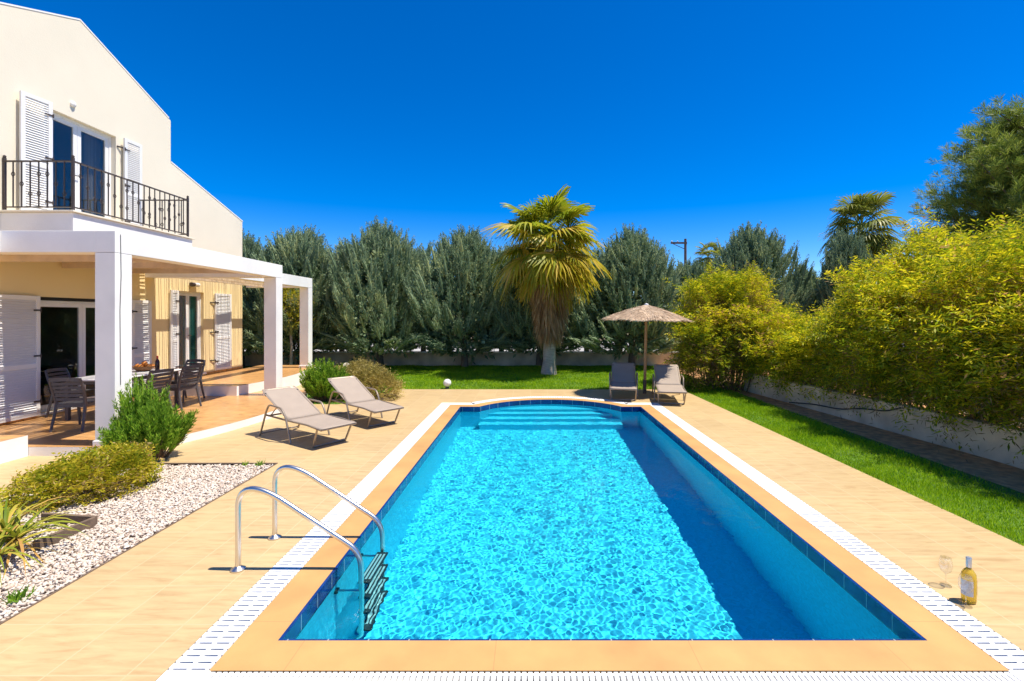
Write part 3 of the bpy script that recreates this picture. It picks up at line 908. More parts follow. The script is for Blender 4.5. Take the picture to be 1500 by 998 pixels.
def reed_mat(x0, x1, y0, y1, along, pitch, z=3.085):
    q = MB()
    rr = random.Random(int(x0 * 10 + y0 * 7))
    p = (x0 if along == 'y' else y0)
    end = (x1 if along == 'y' else y1)
    while p < end:
        r0 = rr.uniform(0.006, 0.011)
        segs = 4
        L0, L1 = (y0, y1) if along == 'y' else (x0, x1)
        nb = rr.randint(3, 5)
        cuts = [L0] + sorted(rr.uniform(L0, L1) for _ in range(nb - 1)) + [L1]
        for a, c in zip(cuts[:-1], cuts[1:]):
            if rr.random() < 0.13: continue
            j0, j1 = rr.uniform(-0.014, 0.014), rr.uniform(-0.014, 0.014)
            zz = z + rr.uniform(-0.006, 0.012)
            if along == 'y': q.tube([(p + j0, a, zz), (p + (j0 + j1) / 2, (a + c) / 2, zz - 0.01), (p + j1, c, zz)], r0, 5)
            else: q.tube([(a, p + j0, zz), ((a + c) / 2, p + (j0 + j1) / 2, zz - 0.01), (c, p + j1, zz)], r0, 5)
        p += rr.uniform(pitch * 0.8, pitch * 1.25)
        if rr.random() < 0.09: p += rr.uniform(0.015, 0.035)
    return ppart(q, "reed_mat", M['reed'], smooth=True)
reed_mat(XW + 0.03, XPi - 0.0, 7.3, 11.43, 'y', 0.021)
reed_mat(XW + 0.02, -7.39, 11.75, 15.49, 'x', 0.055)
q = MB(); q.tube([(XPo + 0.006, 7.09, 3.2), (XPo + 0.006, 7.10, 2.6), (XPo + 0.006, 7.08, 2.1), (XPo + 0.006, 7.09, 1.0)], 0.004, 5)
ppart(q, "cable", M['rubber'])

# ------------------------------------------------------------------ dining set
def make_chair(label, loc, rz):
    t = thing("garden_chair", label, "chair", loc, rz, "grey slatted chairs round the dining table")
    # local: faces +Y, back at -Y
    for sx in (-1, 1):
        q = MB(); q.tube([(sx * 0.235, -0.30, 0.0), (sx * 0.225, -0.24, 0.25), (sx * 0.215, -0.21, 0.44)], [0.018, 0.022, 0.025], 8); q.build("leg", M['chair'], t, smooth=True)
        q = MB(); q.tube([(sx * 0.225, 0.27, 0.0), (sx * 0.22, 0.24, 0.25), (sx * 0.215, 0.21, 0.43)], [0.017, 0.021, 0.024], 8); q.build("leg", M['chair'], t, smooth=True)
        q = MB(); q.tube([(sx * 0.215, -0.21, 0.44), (sx * 0.225, -0.235, 0.58), (sx * 0.235, -0.29, 0.76), (sx * 0.22, -0.325, 0.87)], [0.025, 0.022, 0.02, 0.018], 8); q.build("back_post", M['chair'], t, smooth=True)
    q = MB()
    for i in range(8):
        y = -0.19 + 0.43 * i / 7
        q.box(-0.235, 0.235, y - 0.024, y + 0.024, 0.435, 0.455)
    q.build("seat", M['chair'], t, bevel=0.006)
    q = MB()
    for y in (-0.21, 0.245): q.box(-0.22, 0.22, y - 0.012, y + 0.012, 0.385, 0.434)
    for x in (-0.215, 0.215): q.box(x - 0.012, x + 0.012, -0.195, 0.23, 0.385, 0.432)
    q.build("seat_frame", M['chair'], t)
    q = MB()
    for i in range(6):
        f_ = i / 5
        z = 0.52 + 0.325 * f_
        yb = -0.225 - 0.095 * f_ ** 1.3
        hgt = 0.046 if i < 5 else 0.06
        pts = [(x, yb - 0.035 * (1 - (x / 0.225) ** 2), z + (0.012 * (1 - (x / 0.225) ** 2) if i == 5 else 0)) for x in np.linspace(-0.222, 0.222, 9)]
        for a, c in zip(pts[:-1], pts[1:]): q.beam(a, c, 0.016, hgt)
    q.build("backrest", M['chair'], t)
    return t
ch0 = make_chair("grey slatted chair nearest the camera, left of the front pergola column", (-7.55, 8.15, ZT), R(6))
TX, TY = -7.95, 9.55
dup(ch0, (-8.7, 9.25, ZT), R(-84), "grey slatted chair on the house side of the table, behind the nearest chair")
dup(ch0, (-7.22, 9.15, ZT), R(78), "grey slatted chair on the pool side of the table, nearer of two side by side")
dup(ch0, (-7.20, 9.92, ZT), R(82), "grey slatted chair on the pool side of the table, farther of two side by side")
dup(ch0, (-7.75, 10.85, ZT), R(172), "grey slatted chair at the far end of the table, facing the camera")
tb = thing("dining_table", "pale rectangular garden table on dark legs under the pergola", "table", (TX, TY, ZT))
q = MB(); q.box(-0.45, 0.45, -0.9, 0.9, 0.715, 0.745); q.build("tabletop", M['white_gloss'], tb, bevel=0.008)
q = MB(); q.box(-0.40, 0.40, -0.84, 0.84, 0.65, 0.714); q.build("apron", M['chair'], tb)
for sx in (-1, 1):
    for sy in (-1, 1):
        q = MB(); q.box(sx * 0.38 - 0.03, sx * 0.38 + 0.03, sy * 0.82 - 0.03, sy * 0.82 + 0.03, 0, 0.649); q.build("leg", M['chair'], tb, bevel=0.005)
bo = thing("fruit_basket", "brown basket of orange fruit on the dining table", "basket", (-7.98, 10.0, ZT + 0.747))
q = MB(); q.lathe([(0.10, 0), (0.16, 0.05), (0.19, 0.10), (0.18, 0.10), (0.145, 0.05), (0.0, 0.02)], n=24); q.build("bowl", M['basket'], bo, smooth=True)
for (x, y, z) in ((0.07, 0.02, 0.09), (-0.06, 0.05, 0.09), (0.0, -0.08, 0.09), (-0.08, -0.06, 0.10), (0.09, 0.10, 0.09), (0.01, 0.01, 0.15)):
    q = MB(); q.lathe([(0.055 * math.sin(math.pi * k / 8), -0.055 * math.cos(math.pi * k / 8)) for k in range(9)], (x, y, z), 14)
    o = q.build("fruit", M['bread'], None, smooth=True); o.location = (-7.98, 10.0, ZT + 0.747)
    tag(o, "orange fruit heaped in the basket on the dining table", "fruit", "fruit in the basket")
wb = thing("wine_bottle", "dark red wine bottle with red capsule on the dining table", "bottle", (-7.68, 9.98, ZT + 0.747))
q = MB(); q.lathe([(0.037, 0), (0.039, 0.01), (0.039, 0.19), (0.03, 0.225), (0.015, 0.25), (0.015, 0.27)], n=20); q.build("body", M['winered'], wb, smooth=True)
q = MB(); q.lathe([(0.0165, 0.26), (0.0165, 0.315), (0.0, 0.318)], n=16); q.build("capsule", M['redfoil'], wb, smooth=True)

# ------------------------------------------------------------------ loungers
def make_lounger(label, loc, rz):
    """local x runs from head end (0) to foot end (1.75)"""
    t = thing("sun_lounger", label, "sun lounger", loc, rz, "taupe sling sun loungers round the pool")
    W = 0.30
    hinge = (0.80, 0.335); head = (-0.03, 0.74); foot = (1.72, 0.30)
    q = MB()
    for s in (-1, 1):
        q.tube(smooth_path([(0.15, s * W, 0.35), (hinge[0], s * W, hinge[1]), (1.35, s * W, 0.335), (foot[0], s * W, foot[1])], 0.1), 0.016, 8)
    q.tube([(foot[0], -W, foot[1]), (foot[0], W, foot[1])], 0.016, 8)
    q.tube([(0.22, -W, 0.35), (0.22, W, 0.35)], 0.014, 8)
    q.build("seat_frame", M['alu'], t, smooth=True)
    q = MB()
    pts = [(hinge[0], -W + 0.02, hinge[1]), (head[0] + 0.05, -W + 0.02, head[1] - 0.025), (head[0], -W + 0.08, head[1]), (head[0], W - 0.08, head[1]), (head[0] + 0.05, W - 0.02, head[1] - 0.025), (hinge[0], W - 0.02, hinge[1])]
    q.tube(smooth_path(pts, 0.05), 0.014, 8)
    q.build("back_frame", M['alu'], t, smooth=True)
    def sling(a, bb, y, sag, n=10, mm=8):
        vs = []; fs = []
        for i in range(n + 1):
            for j in range(mm + 1):
                f_ = i / n; g_ = j / mm * 2 - 1
                yy = y * (1 if 0 < i < n else 0.93) * g_
                vs.append((a[0] + (bb[0] - a[0]) * f_, yy, a[1] + (bb[1] - a[1]) * f_ - sag * math.sin(math.pi * f_) * (1 - g_ * g_)))
        m1 = mm + 1
        for i in range(n):
            for j in range(mm): fs.append((i * m1 + j, (i + 1) * m1 + j, (i + 1) * m1 + j + 1, i * m1 + j + 1))
        k = len(vs)
        return vs, fs
    q = MB(); q.add(*sling((hinge[0] + 0.01, hinge[1] + 0.018), (foot[0] + 0.02, foot[1] + 0.02), W + 0.015, 0.02))
    o = q.build("seat_sling", M['sling'], t, smooth=True); md = o.modifiers.new("th", 'SOLIDIFY'); md.thickness = 0.006
    q = MB(); q.add(*sling((head[0] - 0.012, head[1] + 0.02), (hinge[0] - 0.01, hinge[1] + 0.018), W + 0.005, 0.03))
    o = q.build("back_sling", M['sling'], t, smooth=True); md = o.modifiers.new("th", 'SOLIDIFY'); md.thickness = 0.006
    for s in (-1, 1):
        q = MB()
        q.tube(smooth_path([(0.0, s * (W + 0.035), 0.0), (0.20, s * (W + 0.035), 0.42), (0.30, s * (W + 0.04), 0.545), (0.70, s * (W + 0.05), 0.53), (0.80, s * (W + 0.04), 0.42), (0.95, s * (W + 0.035), 0.0)], 0.09), 0.016, 8)
        q.build("armrest", M['alu'], t, smooth=True)
        q = MB(); q.tube(smooth_path([(1.62, s * (W - 0.0), 0.30), (1.48, s * (W - 0.02), 0.015)], 0.05), 0.016, 8); q.build("leg", M['alu'], t, smooth=True)
        q = MB(); q.tube([(0.10, s * (W - 0.02), 0.665), (0.06, s * (W - 0.02), 0.70)], 0.018, 8); q.build("end_cap", M['rubber'], t)
        q = MB(); q.tube([(0.42, s * (W - 0.03), 0.51), (0.20, s * (W - 0.03), 0.33)], 0.009, 6); q.build("back_strut", M['alu'], t)
    q = MB(); q.tube([(1.48, -W + 0.02, 0.018), (1.48, W - 0.02, 0.018)], 0.016, 8); q.build("crossbar", M['alu'], t, smooth=True)
    q = MB(); q.tube([(0.02, -W - 0.03, 0.03), (0.02, W + 0.03, 0.03)], 0.012, 8)
    q.build("crossbar", M['alu'], t, smooth=True)
    return t
def lounger_at(px, py, ang):   # position of the head-end foot on the axis
    return (px, py, 0.0), ang
l0 = make_lounger("taupe sun lounger in the sun, nearest the pool ladder, left of the pool", (-4.37, 8.45, 0), R(-34.5))
dup(l0, (-3.86, 9.93, 0), R(-41), "taupe sun lounger left of the pool in front of the golden shrub")
dup(l0, (2.50, 13.02, 0), R(-101), "taupe sun lounger in the parasol's shade, left of the parasol pole")
dup(l0, (3.50, 12.52, 0), R(-101), "taupe sun lounger in the sun, right of the parasol pole")

# ------------------------------------------------------------------ parasol
par = thing("parasol", "straw thatched parasol on a wooden pole beyond the pool", "parasol", (2.97, 12.62, 0))
q = MB(); q.tube([(0, 0, 0), (0, 0, 2.28)], [0.04, 0.035], 14); q.build("pole", M['wood'], par, smooth=True)
q = MB(); q.tube([(0, 0, 0), (0, 0, 0.35)], [0.048, 0.046], 14); q.build("pole_sleeve", M['utility'], par, smooth=True)
ns = 96
V = []; F = []
RC = 1.05
rr_ = np.random.default_rng(5)
rings = [(0.0, 2.31), (0.25, 2.235), (0.55, 2.13), (0.85, 2.01), (1.0, 1.94)]
q = MB()
vs = []
for i, (rf_, z) in enumerate(rings):
    for k in range(ns):
        a_ = 2 * math.pi * k / ns
        sag = 0.0 if i in (0,) else -0.03 * abs(math.sin(a_ * 4)) * rf_
        rad = RC * rf_ * (1 + (rr_.uniform(-0.025, 0.025) if i == 4 else 0))
        jz = rr_.uniform(-0.006, 0.006) if i else 0
        vs.append((rad * math.cos(a_), rad * math.sin(a_), z + sag + jz))
fs = []
for i in range(4):
    for k in range(ns):
        k2 = (k + 1) % ns
        fs.append((i * ns + k, i * ns + k2, (i + 1) * ns + k2, (i + 1) * ns + k))
q.add(vs, fs)
th_o = o = q.build("thatch", M['straw'], par); md = o.modifiers.new("th", 'SOLIDIFY'); md.thickness = 0.025; md.offset = -1
# straw strands laid over the thatch and hanging off the rim
n = 5200
a_ = rr_.uniform(0, 2 * math.pi, n); f_ = rr_.uniform(0.05, 0.97, n)
rad = RC * f_
zz = np.interp(f_, [p[0] for p in rings], [p[1] for p in rings]) + 0.008 - 0.03 * np.abs(np.sin(a_ * 4)) * f_
P = np.stack([rad * np.cos(a_), rad * np.sin(a_), zz], -1)
D = nrm(np.stack([np.cos(a_ + rr_.normal(0, .1, n)), np.sin(a_ + rr_.normal(0, .1, n)), np.full(n, -0.30) + rr_.normal(0, .06, n)], -1))
def blades(P, D, L, W, sidev=None, rg=rng, mid=0.45):
    n = len(P)
    if sidev is None:
        sidev = rg.normal(size=(n, 3))
    Sd = nrm(np.cross(D, sidev))
    L = np.broadcast_to(np.asarray(L, float), (n,))[:, None]; W = np.broadcast_to(np.asarray(W, float), (n,))[:, None]
    v = np.stack([P, P + D * L * mid + Sd * W / 2, P + D * L, P + D * L * mid - Sd * W / 2], 1).reshape(-1, 3)
    f = np.arange(4 * n).reshape(n, 4)
    return v, f
def join(parts):
    Vs = []; Fs = []; o_ = 0
    for v, f in parts:
        Vs.append(v); Fs.append(f + o_); o_ += len(v)
    return np.concatenate(Vs), np.concatenate(Fs)
M['strawstrand'] = leaf_mat("straw_strand", [(0.0, (0.36, 0.25, 0.16)), (0.5, (0.60, 0.45, 0.31)), (1.0, (0.70, 0.56, 0.41))], 0.1, 0.8, 3.0, 0.2)
v, f = blades(P, D, rr_.uniform(0.12, 0.26, n), rr_.uniform(0.008, 0.016, n), np.tile([[0, 0, 1.0]], (n, 1)) + rr_.normal(0, .2, (n, 3)))
link("straw", mesh_np("straw", v, f), M['strawstrand'], th_o)
for k in range(8):
    a0 = 2 * math.pi * k / 8
    q = MB(); q.tube([(0, 0, 2.22), (1.03 * math.cos(a0), 1.03 * math.sin(a0), 1.885)], 0.012, 6); q.build("rib", M['wood'], par)
q = MB(); q.lathe([(0.06, 2.30), (0.05, 2.33), (0.0, 2.35)], n=12); q.build("finial", M['labelgrey'], par, smooth=True)
par.rotation_euler = (R(0.5), R(1.2), 0)

# ------------------------------------------------------------------ globe lamps
def globe_lamp(loc, label, h=0.0):
    t = thing("globe_lamp", label, "garden lamp", loc)
    q = MB(); q.lathe([(0.11 * math.sin(math.pi * k / 14), h + 0.17 - 0.11 * math.cos(math.pi * k / 14)) for k in range(15)], n=24); q.build("globe", M['globe'], t, smooth=True)
    q = MB(); q.lathe([(0.06, 0), (0.06, 0.03), (0.045, 0.05), (0.045, 0.07 + h), (0.0, 0.07 + h)], n=16); q.build("base", M['iron'], t, smooth=True)
globe_lamp((-2.32, 13.52, -0.02), "white globe lamp on the lawn edge between the loungers and the palm")
globe_lamp((-5.30, 13.95, 0.03), "white globe lamp peeping out behind the rosemary and golden shrubs", 0.36)

# ------------------------------------------------------------------ pool ladder
lad = thing("pool_ladder", "stainless steel pool ladder with arched handrails and dark treads", "pool ladder", (-2.31, 4.11, 0))
lp = (2.31, -4.11, 0)
def lpart(mb, name, m, **kw):
    o = mb.build(name, m, lad, **kw); o.location = lp
    return o
under = []
for y in (3.83, 4.38):
    q = MB()
    pts = [(-2.31, y, 0.0), (-2.31, y, 0.62), (-2.10, y, 0.645), (-1.40, y, 0.16), (-1.335, y, 0.02), (-1.335, y, -0.92), (-1.525, y, -1.03)]
    path = [Vector(pts[0]), Vector((-2.31, y, 0.25)), Vector((-2.31, y, 0.50))]
    for k in range(1, 13):
        t_q = k / 13
        path.append(Vector((-2.31, y, 0.50)) * (1 - t_q) ** 2 + Vector((-2.30, y, 0.745)) * 2 * t_q * (1 - t_q) + Vector((-1.98, y, 0.56)) * t_q * t_q)
    path += smooth_path([(-1.98, y, 0.56), (-1.34, y, 0.14), (-1.335, y, -0.2)], 0.13, 8)
    path += smooth_path([(-1.335, y, -0.25), (-1.335, y, -0.95), (-1.53, y, -1.05)], 0.1, 6)
    q.tube(path, 0.0215, 14); under.append(lpart(q, "handrail", M['steel'], smooth=True))
    q = MB(); q.lathe([(0.055, 0), (0.055, 0.008), (0.03, 0.022), (0.022, 0.03)], (-2.31, y, 0.002), 20); lpart(q, "flange", M['steel'], smooth=True)
    q = MB(); q.tube([(-1.535, y, -0.24), (-1.345, y, -0.24)], 0.015, 10); under.append(lpart(q, "wall_brace", M['steel'], smooth=True))
    q = MB(); q.tube([(-1.535, y, -0.24), (-1.52, y, -0.24)], 0.035, 14); under.append(lpart(q, "bumper", M['rubber'], smooth=True))
for z in (-0.13, -0.37, -0.61, -0.85):
    q = MB(); q.box(-1.375, -1.275, 3.855, 4.355, z - 0.03, z); tr_o = lpart(q, "tread", M['rubber'], bevel=0.006); under.append(tr_o)
    for k in range(3):
        q = MB(); q.box(-1.365 + k * 0.03, -1.349 + k * 0.03, 3.90, 4.31, z + 0.001, z + 0.005)
        under.append(q.build("grip_strip", M['labelgrey'], tr_o))
for o in under: o.cycles.is_caustics_receiver = True

# ------------------------------------------------------------------ bottle and glasses by the pool
bt = thing("wine_bottle", "yellow wine bottle with silver cap and grey label on the right pool deck", "bottle", (3.075, 3.40, 0.001)); bt.scale = (0.94, 0.94, 0.97)
q = MB(); q.lathe([(0.036, 0), (0.043, 0.006), (0.045, 0.02), (0.046, 0.17), (0.043, 0.205), (0.030, 0.228), (0.0165, 0.242), (0.015, 0.262)], n=28); q.build("body", M['yellowwine'], bt, smooth=True)
q = MB(); q.lathe([(0.0185, 0.252), (0.0185, 0.318), (0.0165, 0.322), (0.0, 0.322)], n=20); q.build("cap", M['foil'], bt, smooth=True)
for a0, a1 in ((R(150), R(262)), (R(-38), R(5))):
    vs = []; fs = []
    for k in range(13):
        a = a0 + (a1 - a0) * k / 12
        for z in (0.055, 0.165): vs.append((0.0468 * math.cos(a), 0.0468 * math.sin(a), z))
    for k in range(12): fs.append((2 * k, 2 * k + 2, 2 * k + 3, 2 * k + 1))
    q = MB(); q.add(vs, fs); q.build("paper_label", M['labelgrey'], bt, smooth=True)
def glass(loc, label):
    prof_ = [(0.0, 0.004), (0.036, 0.002), (0.036, 0.004), (0.006, 0.012), (0.0045, 0.03), (0.0045, 0.085), (0.012, 0.095), (0.034, 0.115), (0.042, 0.145), (0.039, 0.185), (0.033, 0.21)]
    q = MB(); q.lathe(prof_, n=28)
    o = q.build("wine_glass", M['glassclear'], None, smooth=True); o.location = loc
    tag(o, label, "wine glass", "wine glasses by the yellow bottle")
glass((3.085, 3.60, 0.002), "empty stemmed wine glass beside the drain grating, farther from the yellow bottle")
glass((3.005, 3.345, 0.002), "empty stemmed wine glass standing right in front of the yellow bottle")

# ------------------------------------------------------------------ gravel
n = 38000
px_ = rng.uniform(-5.85, -3.47, n); py_ = rng.uniform(1.7, 6.53, n)
ok = ~((px_ < -5.55) & (py_ < 5.2) & (px_ < -5.6 - (5.0 - py_) * 0.088)) & ~((px_ < -5.3) & (py_ > 6.0) & ((px_ + 5.75) < (py_ - 6.0) * 0.79))
px_, py_ = px_[ok], py_[ok]; n = len(px_)
t_ = (1 + 5 ** .5) / 2
ico = nrm(np.array([[-1, t_, 0], [1, t_, 0], [-1, -t_, 0], [1, -t_, 0], [0, -1, t_], [0, 1, t_], [0, -1, -t_], [0, 1, -t_], [t_, 0, -1], [t_, 0, 1], [-t_, 0, -1], [-t_, 0, 1]], float))
icf = np.array([[0, 11, 5], [0, 5, 1], [0, 1, 7], [0, 7, 10], [0, 10, 11], [1, 5, 9], [5, 11, 4], [11, 10, 2], [10, 7, 6], [7, 1, 8], [3, 9, 4], [3, 4, 2], [3, 2, 6], [3, 6, 8], [3, 8, 9], [4, 9, 5], [2, 4, 11], [6, 2, 10], [8, 6, 7], [9, 8, 1]])
sz = rng.uniform(0.007, 0.0165, n)
sc_ = np.stack([sz * rng.uniform(1.0, 2.1, n), sz * rng.uniform(0.7, 1.1, n), sz * rng.uniform(0.45, 0.8, n)], -1)
vv = ico[None] * (1 + rng.normal(0, 0.10, (n, 12, 1))) * sc_[:, None, :]
th = rng.uniform(0, 6.28, n); ti = rng.normal(0, 0.45, n)
ct, st = np.cos(ti)[:, None], np.sin(ti)[:, None]
x_, y_, z_ = vv[..., 0], vv[..., 1], vv[..., 2]
x2, z2_ = x_ * ct - z_ * st, x_ * st + z_ * ct
c_, s_ = np.cos(th)[:, None], np.sin(th)[:, None]
vv = np.stack([x2 * c_ - y_ * s_ + px_[:, None], x2 * s_ + y_ * c_ + py_[:, None], z2_ - 0.016 + rng.uniform(0, 0.022, (n, 1))], -1)
F = (icf[None] + (np.arange(n) * 12)[:, None, None]).reshape(-1, 3)
gr = link("gravel", mesh_np("gravel", vv.reshape(-1, 3), F), M['pebble'])
tag(gr, "white pebble gravel in the planting bed left of the pool", "gravel", kind="stuff")
q = MB(); q.box(-5.3, -3.44, 6.57, 6.60, -0.04, 0.012); q.box(-3.452, -3.438, 1.6, 6.569, -0.04, 0.006)
tag(q.build("bed_edging", M['oldwood']), "thin dark edging along the far side of the white gravel bed", "edging")
q = MB(); q.beam((-4.22, 4.12, 0.04), (-4.16, 4.62, 0.04), 0.035, 0.10); q.beam((-4.16, 4.64, 0.04), (-4.75, 4.72, 0.04), 0.035, 0.10)
tag(q.build("timber_edging", M['oldwood'], bevel=0.004), "weathered timber board edging beside the drooping strap leaved plant", "edging")

# ------------------------------------------------------------------ grass
def in_poly(x, y, poly):
    r_ = np.zeros(len(x), bool)
    j = len(poly) - 1
    for i in range(len(poly)):
        xi, yi = poly[i]; xj, yj = poly[j]
        c_ = ((yi > y) != (yj > y)) & (x < (xj - xi) * (y - yi) / (yj - yi + 1e-12) + xi)
        r_ ^= c_; j = i
    return r_
parts = []
for (x0, x1, y0, y1, dens, h0, h1, w) in ((4.15, 5.75, 3.5, 9.0, 5200, 0.035, 0.075, 0.007), (4.0, 5.7, 9.0, 13.3, 3600, 0.035, 0.075, 0.009), (-9.5, 5.6, 13.2, 19.8, 1150, 0.04, 0.085, 0.016), (-5.9, -3.6, 11.0, 13.4, 500, 0.03, 0.06, 0.012)):
    n = int((x1 - x0) * (y1 - y0) * dens)
    x = rng.uniform(x0, x1, n); y = rng.uniform(y0, y1, n)
    ok = in_poly(x, y, lawn_pts); x, y = x[ok], y[ok]; n = len(x)
    edge = rng.normal(0, 0.1, n)
    ok = ~((x > 5.42 + edge) & (y < 13)); x, y = x[ok], y[ok]; n = len(x)
    D = nrm(np.stack([rng.normal(0, .38, n), rng.normal(0, .38, n), np.ones(n)], -1))
    tuft = 0.8 + 0.35 * np.sin(x * 3.1 + 1.3 * np.sin(y * 2.3)) * np.sin(y * 2.7 + x)
    parts.append(blades(np.stack([x, y, np.full(n, -0.02)], -1), D, rng.uniform(h0, h1, n) * tuft, w, mid=0.3))
v, f = join(parts)
gs = link("grass", mesh_np("grass", v, f), M['grass'])
tag(gs, "mown bright green lawn round the pool deck", "grass", kind="stuff")

# ------------------------------------------------------------------ walls
fw_ = thing("garden_wall", "low grey garden wall with pale coping behind the back lawn", "wall", (-2, 20.05, 0))
q = MB(); q.box(-14, 12, -0.1, 0.1, -0.06, 0.50); q.build("wall", M['concrete'], fw_)
q = MB(); q.box(-14, 12, -0.12, 0.12, 0.503, 0.56); q.build("coping", M['white'], fw_, bevel=0.01)
sheet("road", [(-60, 25.5), (60, 25.5), (60, 40), (-60, 40)], [], -0.05, mat("pale_concrete_road", (0.36, 0.34, 0.31), 0.9, 0.2, 1.5, 0.2))
b_ = MB()
for k in range(52):
    x = -14 + k * 0.5
    b_.tube([(x, 0, 0.56), (x, 0, 1.25)], 0.012, 5)
b_.box(-14, 12, -0.015, 0.015, 1.20, 1.23)
b_.build("fence_rail", M['iron'], fw_)
q = MB(); q.box(-0.2, 0.2, -0.16, 0.16, -0.06, 1.55)
o = q.build("gate_pillar", mat("ochre_pillar", (0.42, 0.28, 0.14), 0.8, 0.15, 3, 0.2), None, bevel=0.01); o.location = (-7.45, 20.4, 0)
tag(o, "tan pillar behind the low back wall between two cypresses", "pillar")

def wall_line(pts, z0, z1, th, name, m, parent=None):
    q = MB()
    for (a, c) in zip(pts[:-1], pts[1:]):
        A, B = Vector((a[0], a[1], 0)), Vector((c[0], c[1], 0))
        d = (B - A).normalized(); nn = Vector((-d.y, d.x, 0)) * th / 2
        q.prism([A - nn, B - nn, B + nn, A + nn], z0, z1)
    return q.build(name, m, parent)
rw = wall_line([(6.75, 2.0), (6.62, 6.9), (6.30, 10.0), (5.95, 13.3)], -0.06, 0.47, 0.20, "planter_wall", M['concrete'])
tag(rw, "low stained concrete wall below the yellow hedge on the right", "wall")
q = MB(); q.tube(smooth_path([(5.98, 11.2, 0.02), (6.08, 10.4, 0.12), (6.14, 9.6, 0.16), (6.20, 9.1, 0.28), (6.30, 8.6, 0.32), (6.34, 8.3, 0.44)], 0.2), 0.012, 6)
tag(q.build("garden_hose", M['rubber'], None, smooth=True), "thin black hose running along the low right wall", "hose")

# ------------------------------------------------------------------ foliage builders
def rand_dirs(n, rg):
    return nrm(rg.normal(size=(n, 3)))

def plumes(P, D, length, nb, bl, bw, spread, rg, taper=0.75, flare=0.55):
    """feathery plumes: nb blades spiralling along each axis"""
    n = len(P)
    out = []
    ref = nrm(np.cross(D, rg.normal(size=(n, 3))))
    ref2 = np.cross(D, ref)
    for k in range(nb):
        s = (k + rg.uniform(0, 1, n)) / nb
        a = rg.uniform(0, 2 * math.pi, n)
        rad = ref * np.cos(a)[:, None] + ref2 * np.sin(a)[:, None]
        env = np.sin(np.pi * np.clip(s * 0.85 + 0.15, 0, 1)) ** 0.7
        pos = P + D * (length * s)[:, None] + rad * (spread * env * rg.uniform(0.1, 1, n))[:, None]
        dr = nrm(D * 0.9 + rad * flare + rg.normal(0, .18, (n, 3)))
        out.append(blades(pos, dr, bl * rg.uniform(0.7, 1.3, n) * (1 - (1 - taper) * s), bw * rg.uniform(0.8, 1.2, n), rg=rg))
    return join(out)

def sprays(P, D, length, nb, bl, bw, droop, rg, flat=0.8):
    n = len(P)
    out = []
    side = nrm(np.cross(D, np.array([[0, 0, 1.0]]) + rg.normal(0, .35, (n, 3))))
    up_ = np.cross(side, D)
    for k in range(nb):
        s = (k + 0.5) / nb * np.ones(n) + rg.uniform(-.03, .03, n)
        sg = 1 if k % 2 else -1
        pos = P + D * (length * s)[:, None] - np.array([[0, 0, 1.0]]) * (droop * s ** 2)[:, None]
        dr = nrm(D * 0.6 + side * sg * flat + up_ * rg.normal(0, .25, (n, 1)) - np.array([[0, 0, 1.0]]) * 0.25 + rg.normal(0, .15, (n, 3)))
        out.append(blades(pos, dr, bl * rg.uniform(0.5, 1.45, n), bw * rg.uniform(0.6, 1.35, n), sidev=up_ + rg.normal(0, .3, (n, 3)), rg=rg))
    return join(out)

def blob_points(blobs, n, rg, inner=0.55, lump=0.16):
    """points near the skin of a union of ellipsoids, with outward directions"""
    vol = np.array([b_[3] * b_[4] + b_[4] * b_[5] + b_[3] * b_[5] for b_ in blobs])
    pick = rg.choice(len(blobs), n, p=vol / vol.sum())
    B = np.array(blobs, float)[pick]
    d = rand_dirs(n, rg)
    d[:, 2] = np.where(d[:, 2] < -0.75, -d[:, 2], d[:, 2])
    rr = 1 - (1 - inner) * rg.uniform(0, 1, n) ** 1.6
    rr *= 1 + lump * np.sin(d[:, 0] * 7 + pick) * np.sin(d[:, 1] * 6 + 2 * pick) + lump * 0.8 * np.sin(d[:, 2] * 9 + pick * 3)
    P = B[:, :3] + d * B[:, 3:] * rr[:, None]
    # drop points buried well inside another ellipsoid
    keep = np.ones(n, bool)
    for i, b_ in enumerate(blobs):
        q_ = (((P - np.array(b_[:3])) / np.array(b_[3:])) ** 2).sum(-1)
        keep &= ~((q_ < 0.30) & (pick != i))
    out = nrm(d / B[:, 3:])
    return P[keep], out[keep]

def trunk(name, pts, rad, m, parent, n=10):
    q = MB(); q.tube(pts, rad, n); return q.build(name, m, parent, smooth=True)

def spindles(P, D, length, rmax, rg, n=5):
    """tapered solid cores for the plumes (quads)"""
    m = len(P)
    ref = nrm(np.cross(D, rg.normal(size=(m, 3)))); ref2 = np.cross(D, ref)
    st_ = [(0.0, 0.35), (0.22, 0.9), (0.5, 1.0), (0.78, 0.6), (1.0, 0.03)]
    Vs = []
    for (t_, w_) in st_:
        for k in range(n):
            a = 2 * math.pi * k / n
            rr = rmax * w_ * rg.uniform(0.75, 1.25, m)
            Vs.append(P + D * (length * t_)[:, None] + (ref * math.cos(a) + ref2 * math.sin(a)) * rr[:, None])
    V = np.stack(Vs, 1)
    F = []
    for i in range(len(st_) - 1):
        for k in range(n):
            k2 = (k + 1) % n
            F.append([i * n + k, i * n + k2, (i + 1) * n + k2, (i + 1) * n + k])
    F = np.array(F)
    nv = len(st_) * n
    return V.reshape(-1, 3), (F[None] + (np.arange(m) * nv)[:, None, None]).reshape(-1, 4)

